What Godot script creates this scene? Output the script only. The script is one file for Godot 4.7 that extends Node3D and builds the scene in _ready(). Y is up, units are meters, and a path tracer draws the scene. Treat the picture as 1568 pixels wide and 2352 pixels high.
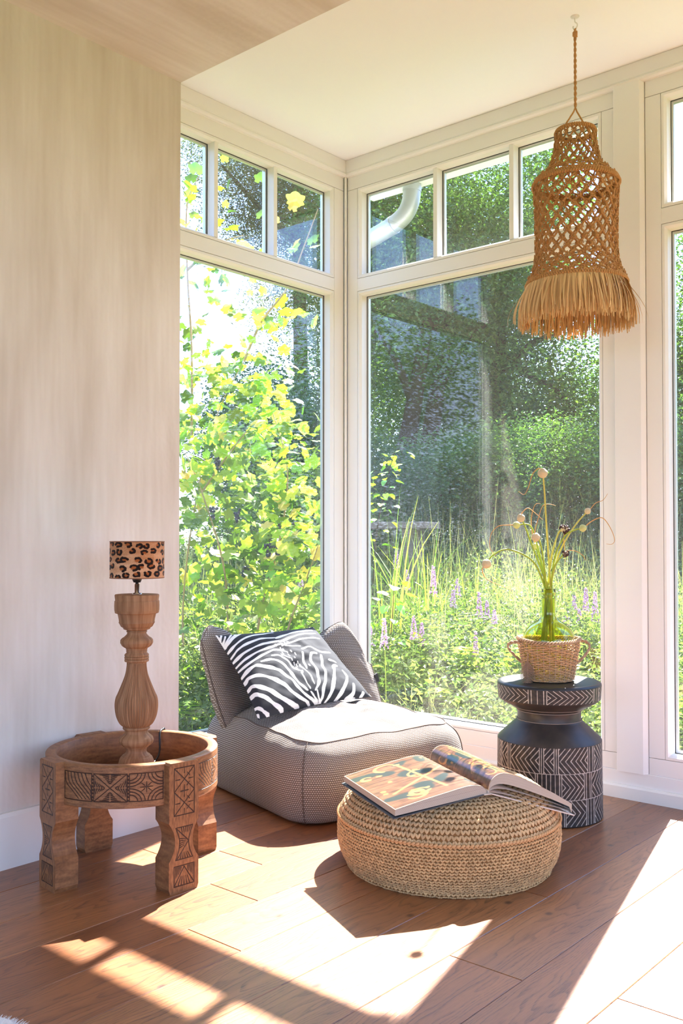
extends Node3D
# ---------------------------------------------------------------- helpers
var rng := RandomNumberGenerator.new()
var M := {}
var CAM := Vector3(2.8678, 0.96, 3.3533)
var FW := Vector3(-0.65295, 0.02007, -0.75713)
var RT := Vector3(0.75729, 0.0, -0.65308)
var UP := Vector3(0.01311, 0.9998, 0.0152)
const FOC := 2174.0
const PPY := 1192.36

func rf(a: float, b: float) -> float:
	return rng.randf_range(a, b)

func at(x: float, y: float, d: float) -> Vector3:      # the point that lies d metres deep along the line of sight through a pixel of the 1568 x 2352 frame
	return CAM + (FW + RT * ((x - 784.0) / FOC) + UP * ((PPY - y) / FOC)) * d

func new_st() -> SurfaceTool:
	var s := SurfaceTool.new()
	s.begin(Mesh.PRIMITIVE_TRIANGLES)
	s.set_uv(Vector2.ZERO)
	return s

func vert(s: SurfaceTool, p: Vector3, uv: Vector2) -> void:
	s.set_uv(uv)
	s.add_vertex(p)

func done(s: SurfaceTool) -> ArrayMesh:
	s.generate_normals()
	s.index()
	return s.commit()

func obj(called: String, shape, m: Material, parent: Node = self) -> MeshInstance3D:
	var o := MeshInstance3D.new()
	o.name = called
	o.mesh = done(shape) if shape is SurfaceTool else shape
	o.material_override = m
	parent.add_child(o, true)
	return o

func tag(o: Node, label: String, category: String, group := "", kind := "") -> Node:
	o.set_meta("label", label)
	o.set_meta("category", category)
	if group: o.set_meta("group", group)
	if kind: o.set_meta("kind", kind)
	return o

func thing(called: String, label: String, category: String, pos := Vector3.ZERO, turn := 0.0, group := "") -> Node3D:
	var o := Node3D.new()
	o.name = called
	add_child(o, true)
	o.position = pos
	o.rotation.y = turn
	tag(o, label, category, group)
	return o

func struct(called: String, shape, m: Material, label: String, category: String) -> MeshInstance3D:
	var o := obj(called, shape, m)
	tag(o, label, category, "", "structure")
	return o

func scatter(called: String, mesh: Mesh, m: Material, where: Array, tints: Array, parent: Node = self) -> MultiMeshInstance3D:
	var mm := MultiMesh.new()
	mm.transform_format = MultiMesh.TRANSFORM_3D
	mm.use_colors = true
	mm.mesh = mesh
	mm.instance_count = where.size()
	for i in where.size():
		mm.set_instance_transform(i, where[i])
		mm.set_instance_color(i, tints[i])
	var o := MultiMeshInstance3D.new()
	o.name = called
	o.multimesh = mm
	o.material_override = m
	o.set_meta("kind", "stuff")
	parent.add_child(o, true)
	return o

# a surface f(u, v) for u, v in 0..1; its front looks along du x dv
func grid(s: SurfaceTool, nu: int, nv: int, f: Callable, us := 1.0, vs := 1.0, sg := 0, uvf = null) -> void:
	var p := PackedVector3Array()
	p.resize((nu + 1) * (nv + 1))
	for j in nv + 1:
		for i in nu + 1:
			p[j * (nu + 1) + i] = f.call(float(i) / nu, float(j) / nv)
	s.set_smooth_group(sg)
	for j in nv:
		for i in nu:
			var a := j * (nu + 1) + i
			var c := a + nu + 1
			var ua := Vector2(float(i) / nu * us, float(j) / nv * vs)
			var ub := Vector2(float(i + 1) / nu * us, float(j + 1) / nv * vs)
			var q0 = ua
			var q1 = Vector2(ub.x, ua.y)
			var q2 = ub
			var q3 = Vector2(ua.x, ub.y)
			if uvf != null:
				q0 = uvf.call(p[a])
				q1 = uvf.call(p[a + 1])
				q2 = uvf.call(p[c + 1])
				q3 = uvf.call(p[c])
			vert(s, p[a], q0)
			vert(s, p[c], q3)
			vert(s, p[c + 1], q2)
			vert(s, p[a], q0)
			vert(s, p[c + 1], q2)
			vert(s, p[a + 1], q1)

# flat polygon, turned so that it looks away from the point c
func poly(s: SurfaceTool, pts: Array, c: Vector3, uvs = null) -> void:
	var n: Vector3 = (pts[1] - pts[0]).cross(pts[2] - pts[0])
	var mid := Vector3.ZERO
	for p in pts: mid += p
	mid /= pts.size()
	var flip: bool = n.dot(mid - c) > 0.0
	var a := n.abs()
	s.set_smooth_group(-1)
	for k in range(1, pts.size() - 1):
		var t = [0, k + 1, k] if flip else [0, k, k + 1]
		for i in t:
			var p: Vector3 = pts[i]
			var uv := Vector2(p.x, p.z)
			if uvs != null: uv = uvs[i]
			elif a.x >= a.y and a.x >= a.z: uv = Vector2(p.z, p.y)
			elif a.z >= a.y: uv = Vector2(p.x, p.y)
			vert(s, p, uv)

# box with chamfered edges
func cbox(s: SurfaceTool, lo: Vector3, hi: Vector3, b := 0.002, xf := Transform3D()) -> void:
	var c := (lo + hi) * 0.5
	var h := (hi - lo) * 0.5
	b = minf(b, minf(h.x, minf(h.y, h.z)) * 0.9)
	var pt = func(sx, sy, sz, ax):
		var v := Vector3(sx * (h.x - (0.0 if ax == 0 else b)), sy * (h.y - (0.0 if ax == 1 else b)), sz * (h.z - (0.0 if ax == 2 else b)))
		return xf * (c + v)
	var cc := xf * c
	for g in [-1, 1]:
		poly(s, [pt.call(g, -1, -1, 0), pt.call(g, 1, -1, 0), pt.call(g, 1, 1, 0), pt.call(g, -1, 1, 0)], cc)
		poly(s, [pt.call(-1, g, -1, 1), pt.call(1, g, -1, 1), pt.call(1, g, 1, 1), pt.call(-1, g, 1, 1)], cc)
		poly(s, [pt.call(-1, -1, g, 2), pt.call(1, -1, g, 2), pt.call(1, 1, g, 2), pt.call(-1, 1, g, 2)], cc)
		for k in [-1, 1]:
			poly(s, [pt.call(g, k, -1, 0), pt.call(g, k, 1, 0), pt.call(g, k, 1, 1), pt.call(g, k, -1, 1)], cc)
			poly(s, [pt.call(g, -1, k, 0), pt.call(g, 1, k, 0), pt.call(g, 1, k, 2), pt.call(g, -1, k, 2)], cc)
			poly(s, [pt.call(-1, g, k, 1), pt.call(1, g, k, 1), pt.call(1, g, k, 2), pt.call(-1, g, k, 2)], cc)
			for q in [-1, 1]:
				poly(s, [pt.call(g, k, q, 0), pt.call(g, k, q, 1), pt.call(g, k, q, 2)], cc)

# profile of (radius, height), from the bottom up, turned round the y axis; mod(angle, height, radius) may change the radius
func lathe(s: SurfaceTool, prof: Array, segs: int, at0 := Vector3.ZERO, mod = null, us := 1.0) -> void:
	var ys := [0.0]
	for k in range(1, prof.size()): ys.append(ys[-1] + prof[k].distance_to(prof[k - 1]))
	var nv := prof.size() - 1
	var f = func(u, v):
		var q: Vector2 = prof[int(round(v * nv))]
		var a: float = fposmod(u, 1.0) * TAU
		var r: float = q.x
		if mod != null: r = mod.call(a, q.y, q.x)
		return at0 + Vector3(r * cos(a), q.y, -r * sin(a))
	grid(s, segs, nv, f, us, ys[-1])

# a smooth profile through the given points
func smooth(pts: Array, n := 4) -> Array:
	var out := []
	for i in pts.size() - 1:
		var p0 = pts[maxi(i - 1, 0)]
		var p3 = pts[mini(i + 2, pts.size() - 1)]
		for k in n:
			out.append(pts[i].cubic_interpolate(pts[i + 1], p0, p3, float(k) / n))
	out.append(pts[-1])
	return out

# the same profile with n equal steps
func even(pts: Array, n: int) -> Array:
	var L := [0.0]
	for i in range(1, pts.size()): L.append(L[-1] + pts[i].distance_to(pts[i - 1]))
	var out := []
	var k := 1
	for i in n + 1:
		var d: float = L[-1] * i / n
		while k < pts.size() - 1 and L[k] < d: k += 1
		out.append(pts[k - 1].lerp(pts[k], clampf((d - L[k - 1]) / maxf(L[k] - L[k - 1], 1e-9), 0.0, 1.0)))
	return out

func tube(s: SurfaceTool, pts: Array, r0: float, r1 := -1.0, sides := 6, cap := true, flat := 1.0) -> void:
	if r1 < 0.0: r1 = r0
	var n := pts.size()
	var rings := []
	var t: Vector3 = (pts[1] - pts[0]).normalized()
	var nr: Vector3 = t.cross(Vector3.UP)
	if nr.length() < 0.05: nr = t.cross(Vector3.RIGHT)
	nr = nr.normalized()
	var long := 0.0
	for i in n:
		if i > 0:
			var t2: Vector3 = (pts[mini(i + 1, n - 1)] - pts[i - 1]).normalized()
			nr = (nr - t2 * nr.dot(t2)).normalized()
			t = t2
			long += pts[i].distance_to(pts[i - 1])
		var b := t.cross(nr)
		var r: float = lerpf(r0, r1, float(i) / (n - 1))
		var ring := []
		for k in sides:
			var a := TAU * k / sides
			ring.append(pts[i] + (nr * cos(a) + b * sin(a) * flat) * r)
		rings.append([ring, long])
	s.set_smooth_group(0)
	for i in n - 1:
		for k in sides:
			var k2 := (k + 1) % sides
			var va = rings[i][1]
			var vb = rings[i + 1][1]
			var ua := float(k) / sides
			var ub := float(k + 1) / sides
			vert(s, rings[i][0][k], Vector2(ua, va))
			vert(s, rings[i + 1][0][k], Vector2(ua, vb))
			vert(s, rings[i + 1][0][k2], Vector2(ub, vb))
			vert(s, rings[i][0][k], Vector2(ua, va))
			vert(s, rings[i + 1][0][k2], Vector2(ub, vb))
			vert(s, rings[i][0][k2], Vector2(ub, va))
	if cap:
		var mid: Vector3 = pts[n / 2]
		if r0 > 0.0004: poly(s, rings[0][0], mid)
		if r1 > 0.0004: poly(s, rings[n - 1][0], mid)

# edges of a turned profile kept crisp: each corner becomes a tiny chamfer
func crisp(pts: Array) -> Array:
	var out := [pts[0]]
	for i in range(1, pts.size() - 1):
		for q in [pts[i - 1], pts[i + 1]]:
			var d: float = pts[i].distance_to(q)
			out.append(pts[i].lerp(q, minf(0.0006, d * 0.3) / maxf(d, 1e-6)))
	out.append(pts[-1])
	return out

func curve(pts: Array, n := 6) -> Array:
	return smooth(pts, n)

func ellipsoid(s: SurfaceTool, c: Vector3, r: Vector3, nu := 10, nv := 6, basis := Basis()) -> void:
	grid(s, nu, nv, func(u, v):
		var a: float = fposmod(u, 1.0) * TAU
		var e: float = (v - 0.5) * PI
		return c + basis * Vector3(r.x * cos(e) * cos(a), r.y * sin(e), -r.z * cos(e) * sin(a)))

# a closed outline in the x-y plane pushed along z from z0 to z1, with a chamfer b on both rims
func extrude(s: SurfaceTool, outline: PackedVector2Array, z0: float, z1: float, b: float, xf := Transform3D(), caps := 3) -> void:
	if Geometry2D.is_polygon_clockwise(outline): outline.reverse()
	var inner := outline
	if b > 0.0:
		var sh := Geometry2D.offset_polygon(outline, -b, Geometry2D.JOIN_MITER)
		if sh.size() > 0 and sh[0].size() == outline.size():
			inner = sh[0]
			if Geometry2D.is_polygon_clockwise(inner): inner.reverse()
			var best := 0
			for k in inner.size():
				if inner[k].distance_to(outline[0]) < inner[best].distance_to(outline[0]): best = k
			var r := PackedVector2Array()
			for k in inner.size(): r.append(inner[(k + best) % inner.size()])
			inner = r
		else: b = 0.0
	var n := outline.size()
	var rows := [[inner, z0], [outline, z0 + b], [outline, z1 - b], [inner, z1]]
	if b == 0.0: rows = [[outline, z0], [outline, z1]]
	s.set_smooth_group(-1)
	for k in rows.size() - 1:
		for i in n:
			var j := (i + 1) % n
			var A: Vector2 = rows[k][0][i]
			var B: Vector2 = rows[k][0][j]
			var Cc: Vector2 = rows[k + 1][0][j]
			var D: Vector2 = rows[k + 1][0][i]
			var za = rows[k][1]
			var zb = rows[k + 1][1]
			var P = [xf * Vector3(A.x, A.y, za), xf * Vector3(D.x, D.y, zb), xf * Vector3(Cc.x, Cc.y, zb), xf * Vector3(B.x, B.y, za)]
			var q = [Vector2(za, A.y), Vector2(zb, D.y), Vector2(zb, Cc.y), Vector2(za, B.y)]
			for t in [0, 1, 2, 0, 2, 3]: vert(s, P[t], q[t])
	var tri := Geometry2D.triangulate_polygon(inner)
	for k in range(0, tri.size(), 3):
		var t = [inner[tri[k]], inner[tri[k + 1]], inner[tri[k + 2]]]
		if (t[1] - t[0]).cross(t[2] - t[0]) < 0.0: t = [t[0], t[2], t[1]]
		if caps & 2:
			for i in [0, 2, 1]: vert(s, xf * Vector3(t[i].x, t[i].y, z1), t[i])
		if caps & 1:
			for i in [0, 1, 2]: vert(s, xf * Vector3(t[i].x, t[i].y, z0), t[i])

# ---------------------------------------------------------------- textures
func tex(w: int, h: int, f: Callable) -> ImageTexture:
	var data := PackedByteArray()
	data.resize(w * h * 3)
	var k := 0
	for y in h:
		for x in w:
			var c: Color = f.call(x, y)
			data[k] = int(clampf(c.r, 0.0, 1.0) * 255.0)
			data[k + 1] = int(clampf(c.g, 0.0, 1.0) * 255.0)
			data[k + 2] = int(clampf(c.b, 0.0, 1.0) * 255.0)
			k += 3
	return ImageTexture.create_from_image(Image.create_from_data(w, h, false, Image.FORMAT_RGB8, data))

func noise(sd: int, freq: float, oct := 3) -> FastNoiseLite:
	var n := FastNoiseLite.new()
	n.seed = sd
	n.frequency = freq
	n.noise_type = FastNoiseLite.TYPE_SIMPLEX_SMOOTH
	n.fractal_octaves = oct
	return n

# a sheet on which strokes are drawn; it becomes a colour map and a relief
class Sheet:
	var w: int
	var h: int
	var d := PackedFloat32Array()
	func _init(ww: int, hh: int):
		w = ww
		h = hh
		d.resize(w * h)
	func line(a: Vector2, b: Vector2, wa: float, wb := -1.0, soft := 1.2) -> void:   # in pixels
		if wb < 0.0: wb = wa
		var m := maxf(wa, wb) + soft
		var ab := b - a
		var l2 := maxf(ab.length_squared(), 1e-6)
		for y in range(int(minf(a.y, b.y) - m), int(maxf(a.y, b.y) + m) + 1):
			if y < 0 or y >= h: continue
			for x in range(int(minf(a.x, b.x) - m), int(maxf(a.x, b.x) + m) + 1):
				var p := Vector2(x, y)
				var t := clampf((p - a).dot(ab) / l2, 0.0, 1.0)
				var e := 1.0 - clampf((p.distance_to(a + ab * t) - lerpf(wa, wb, t)) / soft, 0.0, 1.0)
				if e > 0.0:
					var k := y * w + posmod(x, w)
					if d[k] < e: d[k] = e
	func path(pts: Array, wa: float, wb := -1.0, soft := 1.2) -> void:
		for i in pts.size() - 1:
			var s0 := wa if wb < 0.0 else lerpf(wa, wb, float(i) / (pts.size() - 1))
			var s1 := wa if wb < 0.0 else lerpf(wa, wb, float(i + 1) / (pts.size() - 1))
			line(pts[i], pts[i + 1], s0, s1, soft)

func mat(called: String, c: Color, rough := 0.6, opt := {}) -> StandardMaterial3D:
	var m := StandardMaterial3D.new()
	m.resource_name = called
	m.albedo_color = c
	m.roughness = rough
	if opt.has("tex"): m.albedo_texture = opt.tex
	if opt.has("bump"):
		m.heightmap_enabled = true
		m.heightmap_texture = opt.bump
		m.heightmap_scale = opt.get("depth", 0.1)
	if opt.has("metal"): m.metallic = opt.metal
	if opt.has("spec"): m.metallic_specular = opt.spec
	if opt.has("uv"): m.uv1_scale = opt.uv
	if opt.has("tri"):
		m.uv1_triplanar = true
		m.uv1_scale = opt.tri
		m.uv1_world_triplanar = opt.get("world", false)
	if opt.has("vc"): m.vertex_color_use_as_albedo = true
	if opt.has("back"):
		m.backlight_enabled = true
		m.backlight = opt.back
	if opt.has("rim"):
		m.rim_enabled = true
		m.rim = opt.rim
		m.rim_tint = 0.5
	if opt.has("coat"):
		m.clearcoat_enabled = true
		m.clearcoat = opt.coat
		m.clearcoat_roughness = opt.get("coat_rough", 0.2)
	M[called] = m
	return m

func rgb8(r: float, g: float, b: float) -> Color:
	return Color(r / 255.0, g / 255.0, b / 255.0)

# ---------------------------------------------------------------- the scene
func _ready() -> void:
	rng.seed = 4711
	var cam := Camera3D.new()
	cam.name = "camera"
	cam.transform = Transform3D(Basis(RT, UP, -FW), CAM)
	cam.set_frustum(0.0540938, Vector2(0.0, 0.0003762), 0.05, 200.0)
	add_child(cam)
	cam.current = true
	var env := Environment.new()
	env.background_mode = Environment.BG_SKY
	var skm := ProceduralSkyMaterial.new()
	skm.sky_top_color = Color(0.49, 0.67, 0.97)
	skm.sky_horizon_color = Color(0.91, 0.955, 1.0)
	skm.sky_curve = 0.12
	skm.ground_bottom_color = Color(0.25, 0.27, 0.2)
	skm.ground_horizon_color = Color(0.6, 0.63, 0.58)
	skm.energy_multiplier = SKY
	env.sky = Sky.new()
	env.sky.sky_material = skm
	env.tonemap_mode = Environment.TONE_MAPPER_LINEAR
	env.tonemap_exposure = EXPO
	env.sdfgi_enabled = true
	env.ssao_enabled = true
	env.ssil_enabled = true
	var we := WorldEnvironment.new()
	we.name = "world_environment"
	we.environment = env
	add_child(we)
	var sun := DirectionalLight3D.new()
	sun.name = "sun"
	sun.light_color = Color(1.0, 0.985, 0.965)
	sun.light_energy = SUN
	sun.light_angular_distance = 0.6
	sun.shadow_enabled = true
	add_child(sun)
	sun.look_at_from_position(Vector3(-0.225, 1.0, -0.92) * 10.0, Vector3.ZERO)
	materials()
	shell()
	windows()
	armchair()
	cushion()
	carved_table()
	lamp()
	pouf()
	book()
	stool()
	basket_and_bottle()
	alliums()
	pendant()
	white_rug()
	garden()

const SKY := 4.4
const SUN := 11.0
const EXPO := 1.24

func materials() -> void:
	# oak boards: four strips side by side, each 0.19 m wide, 3.04 m long
	var n1 := noise(3, 1.0, 3)
	var n2 := noise(8, 1.0, 2)
	var W := 768
	var H := 1024
	var g := PackedFloat32Array()
	g.resize(W * H)
	for y in H:
		for x in W:
			var X := x * 0.76 / W
			var Y := y * 3.04 / H
			var strip := floori(X / 0.19)
			var lx := X - strip * 0.19 - 0.095 + 0.03 * sin(strip * 2.1 + Y * 0.9)
			var flow := n1.get_noise_2d(X * 9.0, Y * 1.6 + strip * 7.0)
			var f := Y * (2.2 + strip * 0.5) + lx * lx * 380.0 + flow * 1.9
			var ring := fposmod(f * 1.6, 1.0)
			var line := smoothstep(0.55, 0.97, ring) * (1.0 - smoothstep(0.97, 1.0, ring))
			var pore := n2.get_noise_2d(X * 800.0, Y * 22.0)
			var v := 0.24 * line + 0.55 * clampf(pore * 1.6, 0.0, 1.0) * (0.3 + 0.8 * line) + 0.16 * n2.get_noise_2d(X * 30.0, Y * 1.2 + 40.0)
			g[y * W + x] = clampf(v, -0.2, 1.0)
	# knots
	for k in 11:
		var kx := rng.randi_range(30, W - 30)
		var ky := rng.randi_range(20, H - 20)
		for dy in range(-14, 15):
			for dx in range(-26, 27):
				var px := kx + dx
				var py := ky + dy
				if px < 0 or py < 0 or px >= W or py >= H: continue
				var q := Vector2(dx / 14.0, dy / 6.0).length()
				g[py * W + px] = maxf(g[py * W + px], 1.1 * exp(-q * q * 3.0) + 0.25 * exp(-q * 1.4) * (0.5 + 0.5 * sin(q * 14.0)))
	var lightw := rgb8(172, 112, 66)
	var darkw := rgb8(78, 45, 25)
	var oak := tex(W, H, func(x, y): return lightw.lerp(darkw, clampf(g[y * W + x] * 0.95 + 0.12, 0.0, 1.0)))
	var oakh := tex(W, H, func(x, y): return Color.WHITE * clampf(0.8 - g[y * W + x] * 0.7, 0.0, 1.0))
	var tints := [Color(1, 1, 1), Color(0.90, 0.87, 0.84), Color(0.97, 0.99, 1.0), Color(0.84, 0.80, 0.77)]
	for k in 4:
		mat("oak_%d" % k, tints[k], 0.45, {"tex": oak, "bump": oakh, "depth": 0.05, "spec": 0.5, "coat": 0.5, "coat_rough": 0.3})
	mat("gap", rgb8(40, 26, 18), 0.9)
	# limewash
	var p1 := noise(21, 1.0, 4)
	var p2 := noise(22, 1.0, 3)
	var wash := tex(512, 512, func(x, y):
		var a: float = p1.get_noise_2d(x * 0.022, y * 0.0045)
		var b: float = p1.get_noise_2d(x * 0.19 + 90.0, y * 0.012)
		var c: float = p2.get_noise_2d(x * 0.006, y * 0.006)
		var t := clampf(0.5 + 0.55 * a + 0.22 * b + 0.35 * c, 0.0, 1.0)
		return rgb8(210, 198, 187).lerp(rgb8(236, 229, 224), t))
	var washh := tex(512, 512, func(x, y): return Color.WHITE * clampf(0.5 + 0.5 * p2.get_noise_2d(x * 0.35, y * 0.16), 0.0, 1.0))
	mat("limewash", Color(1, 1, 1), 0.9, {"tex": wash, "bump": washh, "depth": 0.13, "spec": 0.2, "tri": Vector3(0.38, 0.38, 0.38), "world": true})
	mat("ceiling_paint", rgb8(248, 248, 248), 0.85, {"spec": 0.25})
	mat("wood_paint", rgb8(238, 234, 230), 0.5)
	mat("skirting_paint", rgb8(238, 234, 228), 0.45)
	mat("white_outside", rgb8(240, 240, 236), 0.5)
	mat("spacer", rgb8(214, 217, 216), 0.35, {"metal": 0.6})
	mat("gasket", rgb8(40, 44, 40), 0.6)
	var gl := mat("glass", Color(1, 1, 1, 0.02), 0.0)
	gl.transparency = BaseMaterial3D.TRANSPARENCY_ALPHA
	mat("room_paint", rgb8(240, 236, 230), 0.9)
	mat("steel", rgb8(205, 205, 205), 0.22, {"metal": 1.0})
	mat("black_plastic", rgb8(26, 26, 27), 0.45)

func shell() -> void:
	# floor: boards that run away from the window
	var floor_base := struct("floor", box_st(Vector3(0.0, -0.06, 0.0), Vector3(5.3, -0.012, 5.6)), M.gap, "warm brown oak floor of wide boards with sunlit patches", "floor")
	for i in range(-9, 20):
		var x0 := 1.62 + 0.19 * i
		if x0 < -0.1 or x0 > 5.2: continue
		var z := -0.05 - rf(0.0, 1.4)
		while z < 5.6:
			var l := rf(2.1, 2.45)
			var z0 := maxf(z, 0.0)
			var z1 := minf(z + l, 5.6)
			z += l
			if z1 - z0 < 0.05: continue
			var strip := rng.randi_range(0, 3)
			var off := Vector2(strip * 0.25, rf(0.0, 0.19))
			var s := new_st()
			var a := x0 + 0.0006
			var b := x0 + 0.1894
			var c := 0.0014
			var e0 := z0 + 0.0006
			var e1 := z1 - 0.0006
			var mid := Vector3((a + b) / 2, -0.05, (z0 + z1) / 2)
			var uv = func(p: Vector3): return Vector2((p.x - x0) / 0.76 + off.x, (p.z - z0) / 3.04 + off.y)
			var T = [Vector3(a + c, 0, e0 + c), Vector3(b - c, 0, e0 + c), Vector3(b - c, 0, e1 - c), Vector3(a + c, 0, e1 - c)]
			var B = [Vector3(a, -c, e0), Vector3(b, -c, e0), Vector3(b, -c, e1), Vector3(a, -c, e1)]
			var D = [Vector3(a, -0.012, e0), Vector3(b, -0.012, e0), Vector3(b, -0.012, e1), Vector3(a, -0.012, e1)]
			poly(s, T, mid, T.map(uv))
			for k in 4:
				var k2 := (k + 1) % 4
				var q = [B[k], B[k2], T[k2], T[k]]
				poly(s, q, mid, q.map(uv))
				var r = [D[k], D[k2], B[k2], B[k]]
				poly(s, r, mid, r.map(uv))
			obj("plank", s, M["oak_%d" % rng.randi_range(0, 3)], floor_base)
	# plaster wall on the left, standing proud of the window wall behind it
	struct("wall_left", box_st(Vector3(-0.1, 0.0, 1.247), Vector3(0.315, 2.56, 5.7)), M.limewash, "limewashed beige plaster wall left of the windows", "wall")
	struct("ceiling_lower", box_st(Vector3(-0.1, 2.544, 1.247), Vector3(5.4, 2.8, 5.7)), M.limewash, "lower limewashed ceiling above the plaster wall", "ceiling")
	struct("ceiling_upper", box_st(Vector3(-0.1, 2.722, -0.12), Vector3(5.4, 2.8, 1.247)), M.ceiling_paint, "smooth white ceiling above the corner windows", "ceiling")
	struct("roof", box_st(Vector3(-0.12, 2.8, -0.36), Vector3(5.5, 2.98, 5.8)), M.white_outside, "roof slab over the room", "roof")
	struct("eaves", box_st(Vector3(-0.12, 2.665, -0.36), Vector3(5.5, 2.8, -0.12)), M.white_outside, "white boarded eaves outside above the right window", "eaves")
	var s := new_st()
	extrude(s, PackedVector2Array([Vector2(0.312, 0.0), Vector2(0.33, 0.0), Vector2(0.33, 0.15), Vector2(0.325, 0.161), Vector2(0.312, 0.161)]), 1.247, 5.6, 0.0)
	struct("baseboard_left", s, M.skirting_paint, "white baseboard under the plaster wall", "baseboard")
	# far wall below and above the windows
	s = new_st()
	cbox(s, Vector3(0.0, -0.15, -0.12), Vector3(5.3, 0.1, 0.004), 0.002)
	cbox(s, Vector3(0.0, 2.645, -0.12), Vector3(5.3, 2.73, 0.004), 0.002)
	cbox(s, Vector3(4.28, 0.1, -0.12), Vector3(5.3, 2.645, 0.0), 0.002)
	cbox(s, Vector3(-0.12, -0.15, -0.12), Vector3(0.002, 2.73, 0.002), 0.002)
	struct("wall_right", s, M.wood_paint, "cream painted timber wall around the right windows", "wall")
	s = new_st()
	cbox(s, Vector3(-0.12, -0.15, -0.0), Vector3(0.004, 0.1, 1.25), 0.002)
	cbox(s, Vector3(-0.12, 2.645, 0.0), Vector3(0.004, 2.73, 1.25), 0.002)
	struct("wall_corner", s, M.wood_paint, "cream painted timber wall around the left window", "wall")
	s = new_st()
	extrude(s, PackedVector2Array([Vector2(0.0, 0.0), Vector2(0.02, 0.0), Vector2(0.02, 0.043), Vector2(0.013, 0.05), Vector2(0.0, 0.05)]), 0.02, 5.3, 0.0, Transform3D(Basis(Vector3(0, 0, 1), Vector3(0, 1, 0), Vector3(1, 0, 0)), Vector3.ZERO))
	struct("baseboard_right", s, M.skirting_paint, "white baseboard along the floor under the right windows", "baseboard")
	# cornices with a rounded lower lip
	var prof := PackedVector2Array([Vector2(0.0, 2.647), Vector2(0.012, 2.647), Vector2(0.02, 2.652), Vector2(0.022, 2.658), Vector2(0.017, 2.664), Vector2(0.019, 2.668), Vector2(0.019, 2.721), Vector2(0.0, 2.721)])
	s = new_st()
	extrude(s, prof, 0.0, 1.25, 0.0)
	struct("trim_1", s, M.wood_paint, "cream cornice board above the left window", "trim")
	s = new_st()
	extrude(s, prof, 0.0, 5.3, 0.0, Transform3D(Basis(Vector3(0, 0, 1), Vector3(0, 1, 0), Vector3(1, 0, 0)), Vector3.ZERO))
	struct("trim_2", s, M.wood_paint, "cream cornice board above the right windows", "trim")
	# corner bead and the two posts
	s = new_st()
	cbox(s, Vector3(0.0, 0.1, 0.0), Vector3(0.011, 2.648, 0.011), 0.002)
	tube(s, [Vector3(0.012, 0.1, 0.012), Vector3(0.012, 2.648, 0.012)], 0.006, 0.006, 10)
	struct("trim_3", s, M.wood_paint, "narrow cream corner strip between the two windows", "trim")
	for k in 2:
		var x0 := 1.336 + 1.444 * k
		s = new_st()
		extrude(s, PackedVector2Array([Vector2(x0 + 0.002, -0.1), Vector2(x0 + 0.116, -0.1), Vector2(x0 + 0.116, 0.004), Vector2(x0 + 0.104, 0.02), Vector2(x0 + 0.004, 0.02), Vector2(x0 + 0.002, 0.017)]), -2.652, -0.1, 0.0, Transform3D(Basis(Vector3(1, 0, 0), Vector3(0, 0, 1), Vector3(0, -1, 0)), Vector3.ZERO))
		struct("trim_%d" % (4 + k), s, M.wood_paint, ["cream timber post right of the large right window", "cream timber post further along the right wall"][k], "trim")
	# the rest of the room, behind the camera
	s = new_st()
	cbox(s, Vector3(5.3, -0.1, -0.12), Vector3(5.45, 2.8, 0.7))
	cbox(s, Vector3(5.3, -0.1, 4.9), Vector3(5.45, 2.8, 5.7))
	cbox(s, Vector3(5.3, 2.3, 0.7), Vector3(5.45, 2.8, 4.9))
	cbox(s, Vector3(5.3, -0.1, 0.7), Vector3(5.45, 0.1, 4.9))
	struct("wall_side", s, M.room_paint, "cream wall with a wide opening at the room's far side", "wall")
	s = new_st()
	cbox(s, Vector3(-0.1, -0.1, 5.6), Vector3(0.9, 2.8, 5.75))
	cbox(s, Vector3(4.7, -0.1, 5.6), Vector3(5.45, 2.8, 5.75))
	cbox(s, Vector3(0.9, 2.3, 5.6), Vector3(4.7, 2.8, 5.75))
	cbox(s, Vector3(0.9, -0.1, 5.6), Vector3(4.7, 0.1, 5.75))
	struct("wall_back", s, M.room_paint, "cream wall with garden doors behind the viewer", "wall")

func box_st(lo: Vector3, hi: Vector3, b := 0.002) -> SurfaceTool:
	var s := new_st()
	cbox(s, lo, hi, b)
	return s

# profile (inset from the rectangle's edge, depth) swept round a rectangle with mitred corners; m(u, v, w) is the wall's own frame
func rect_sweep(s: SurfaceTool, m: Callable, u0: float, u1: float, v0: float, v1: float, prof: Array) -> void:
	s.set_smooth_group(-1)
	for k in prof.size() - 1:
		var c := []
		for q in [prof[k], prof[k + 1]]:
			c.append([m.call(u0 + q.x, v0 + q.x, q.y), m.call(u1 - q.x, v0 + q.x, q.y), m.call(u1 - q.x, v1 - q.x, q.y), m.call(u0 + q.x, v1 - q.x, q.y)])
		for i in 4:
			var j := (i + 1) % 4
			for p in [c[0][i], c[0][j], c[1][j], c[0][i], c[1][j], c[1][i]]: vert(s, p, Vector2(p.x + p.z, p.y))

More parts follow.
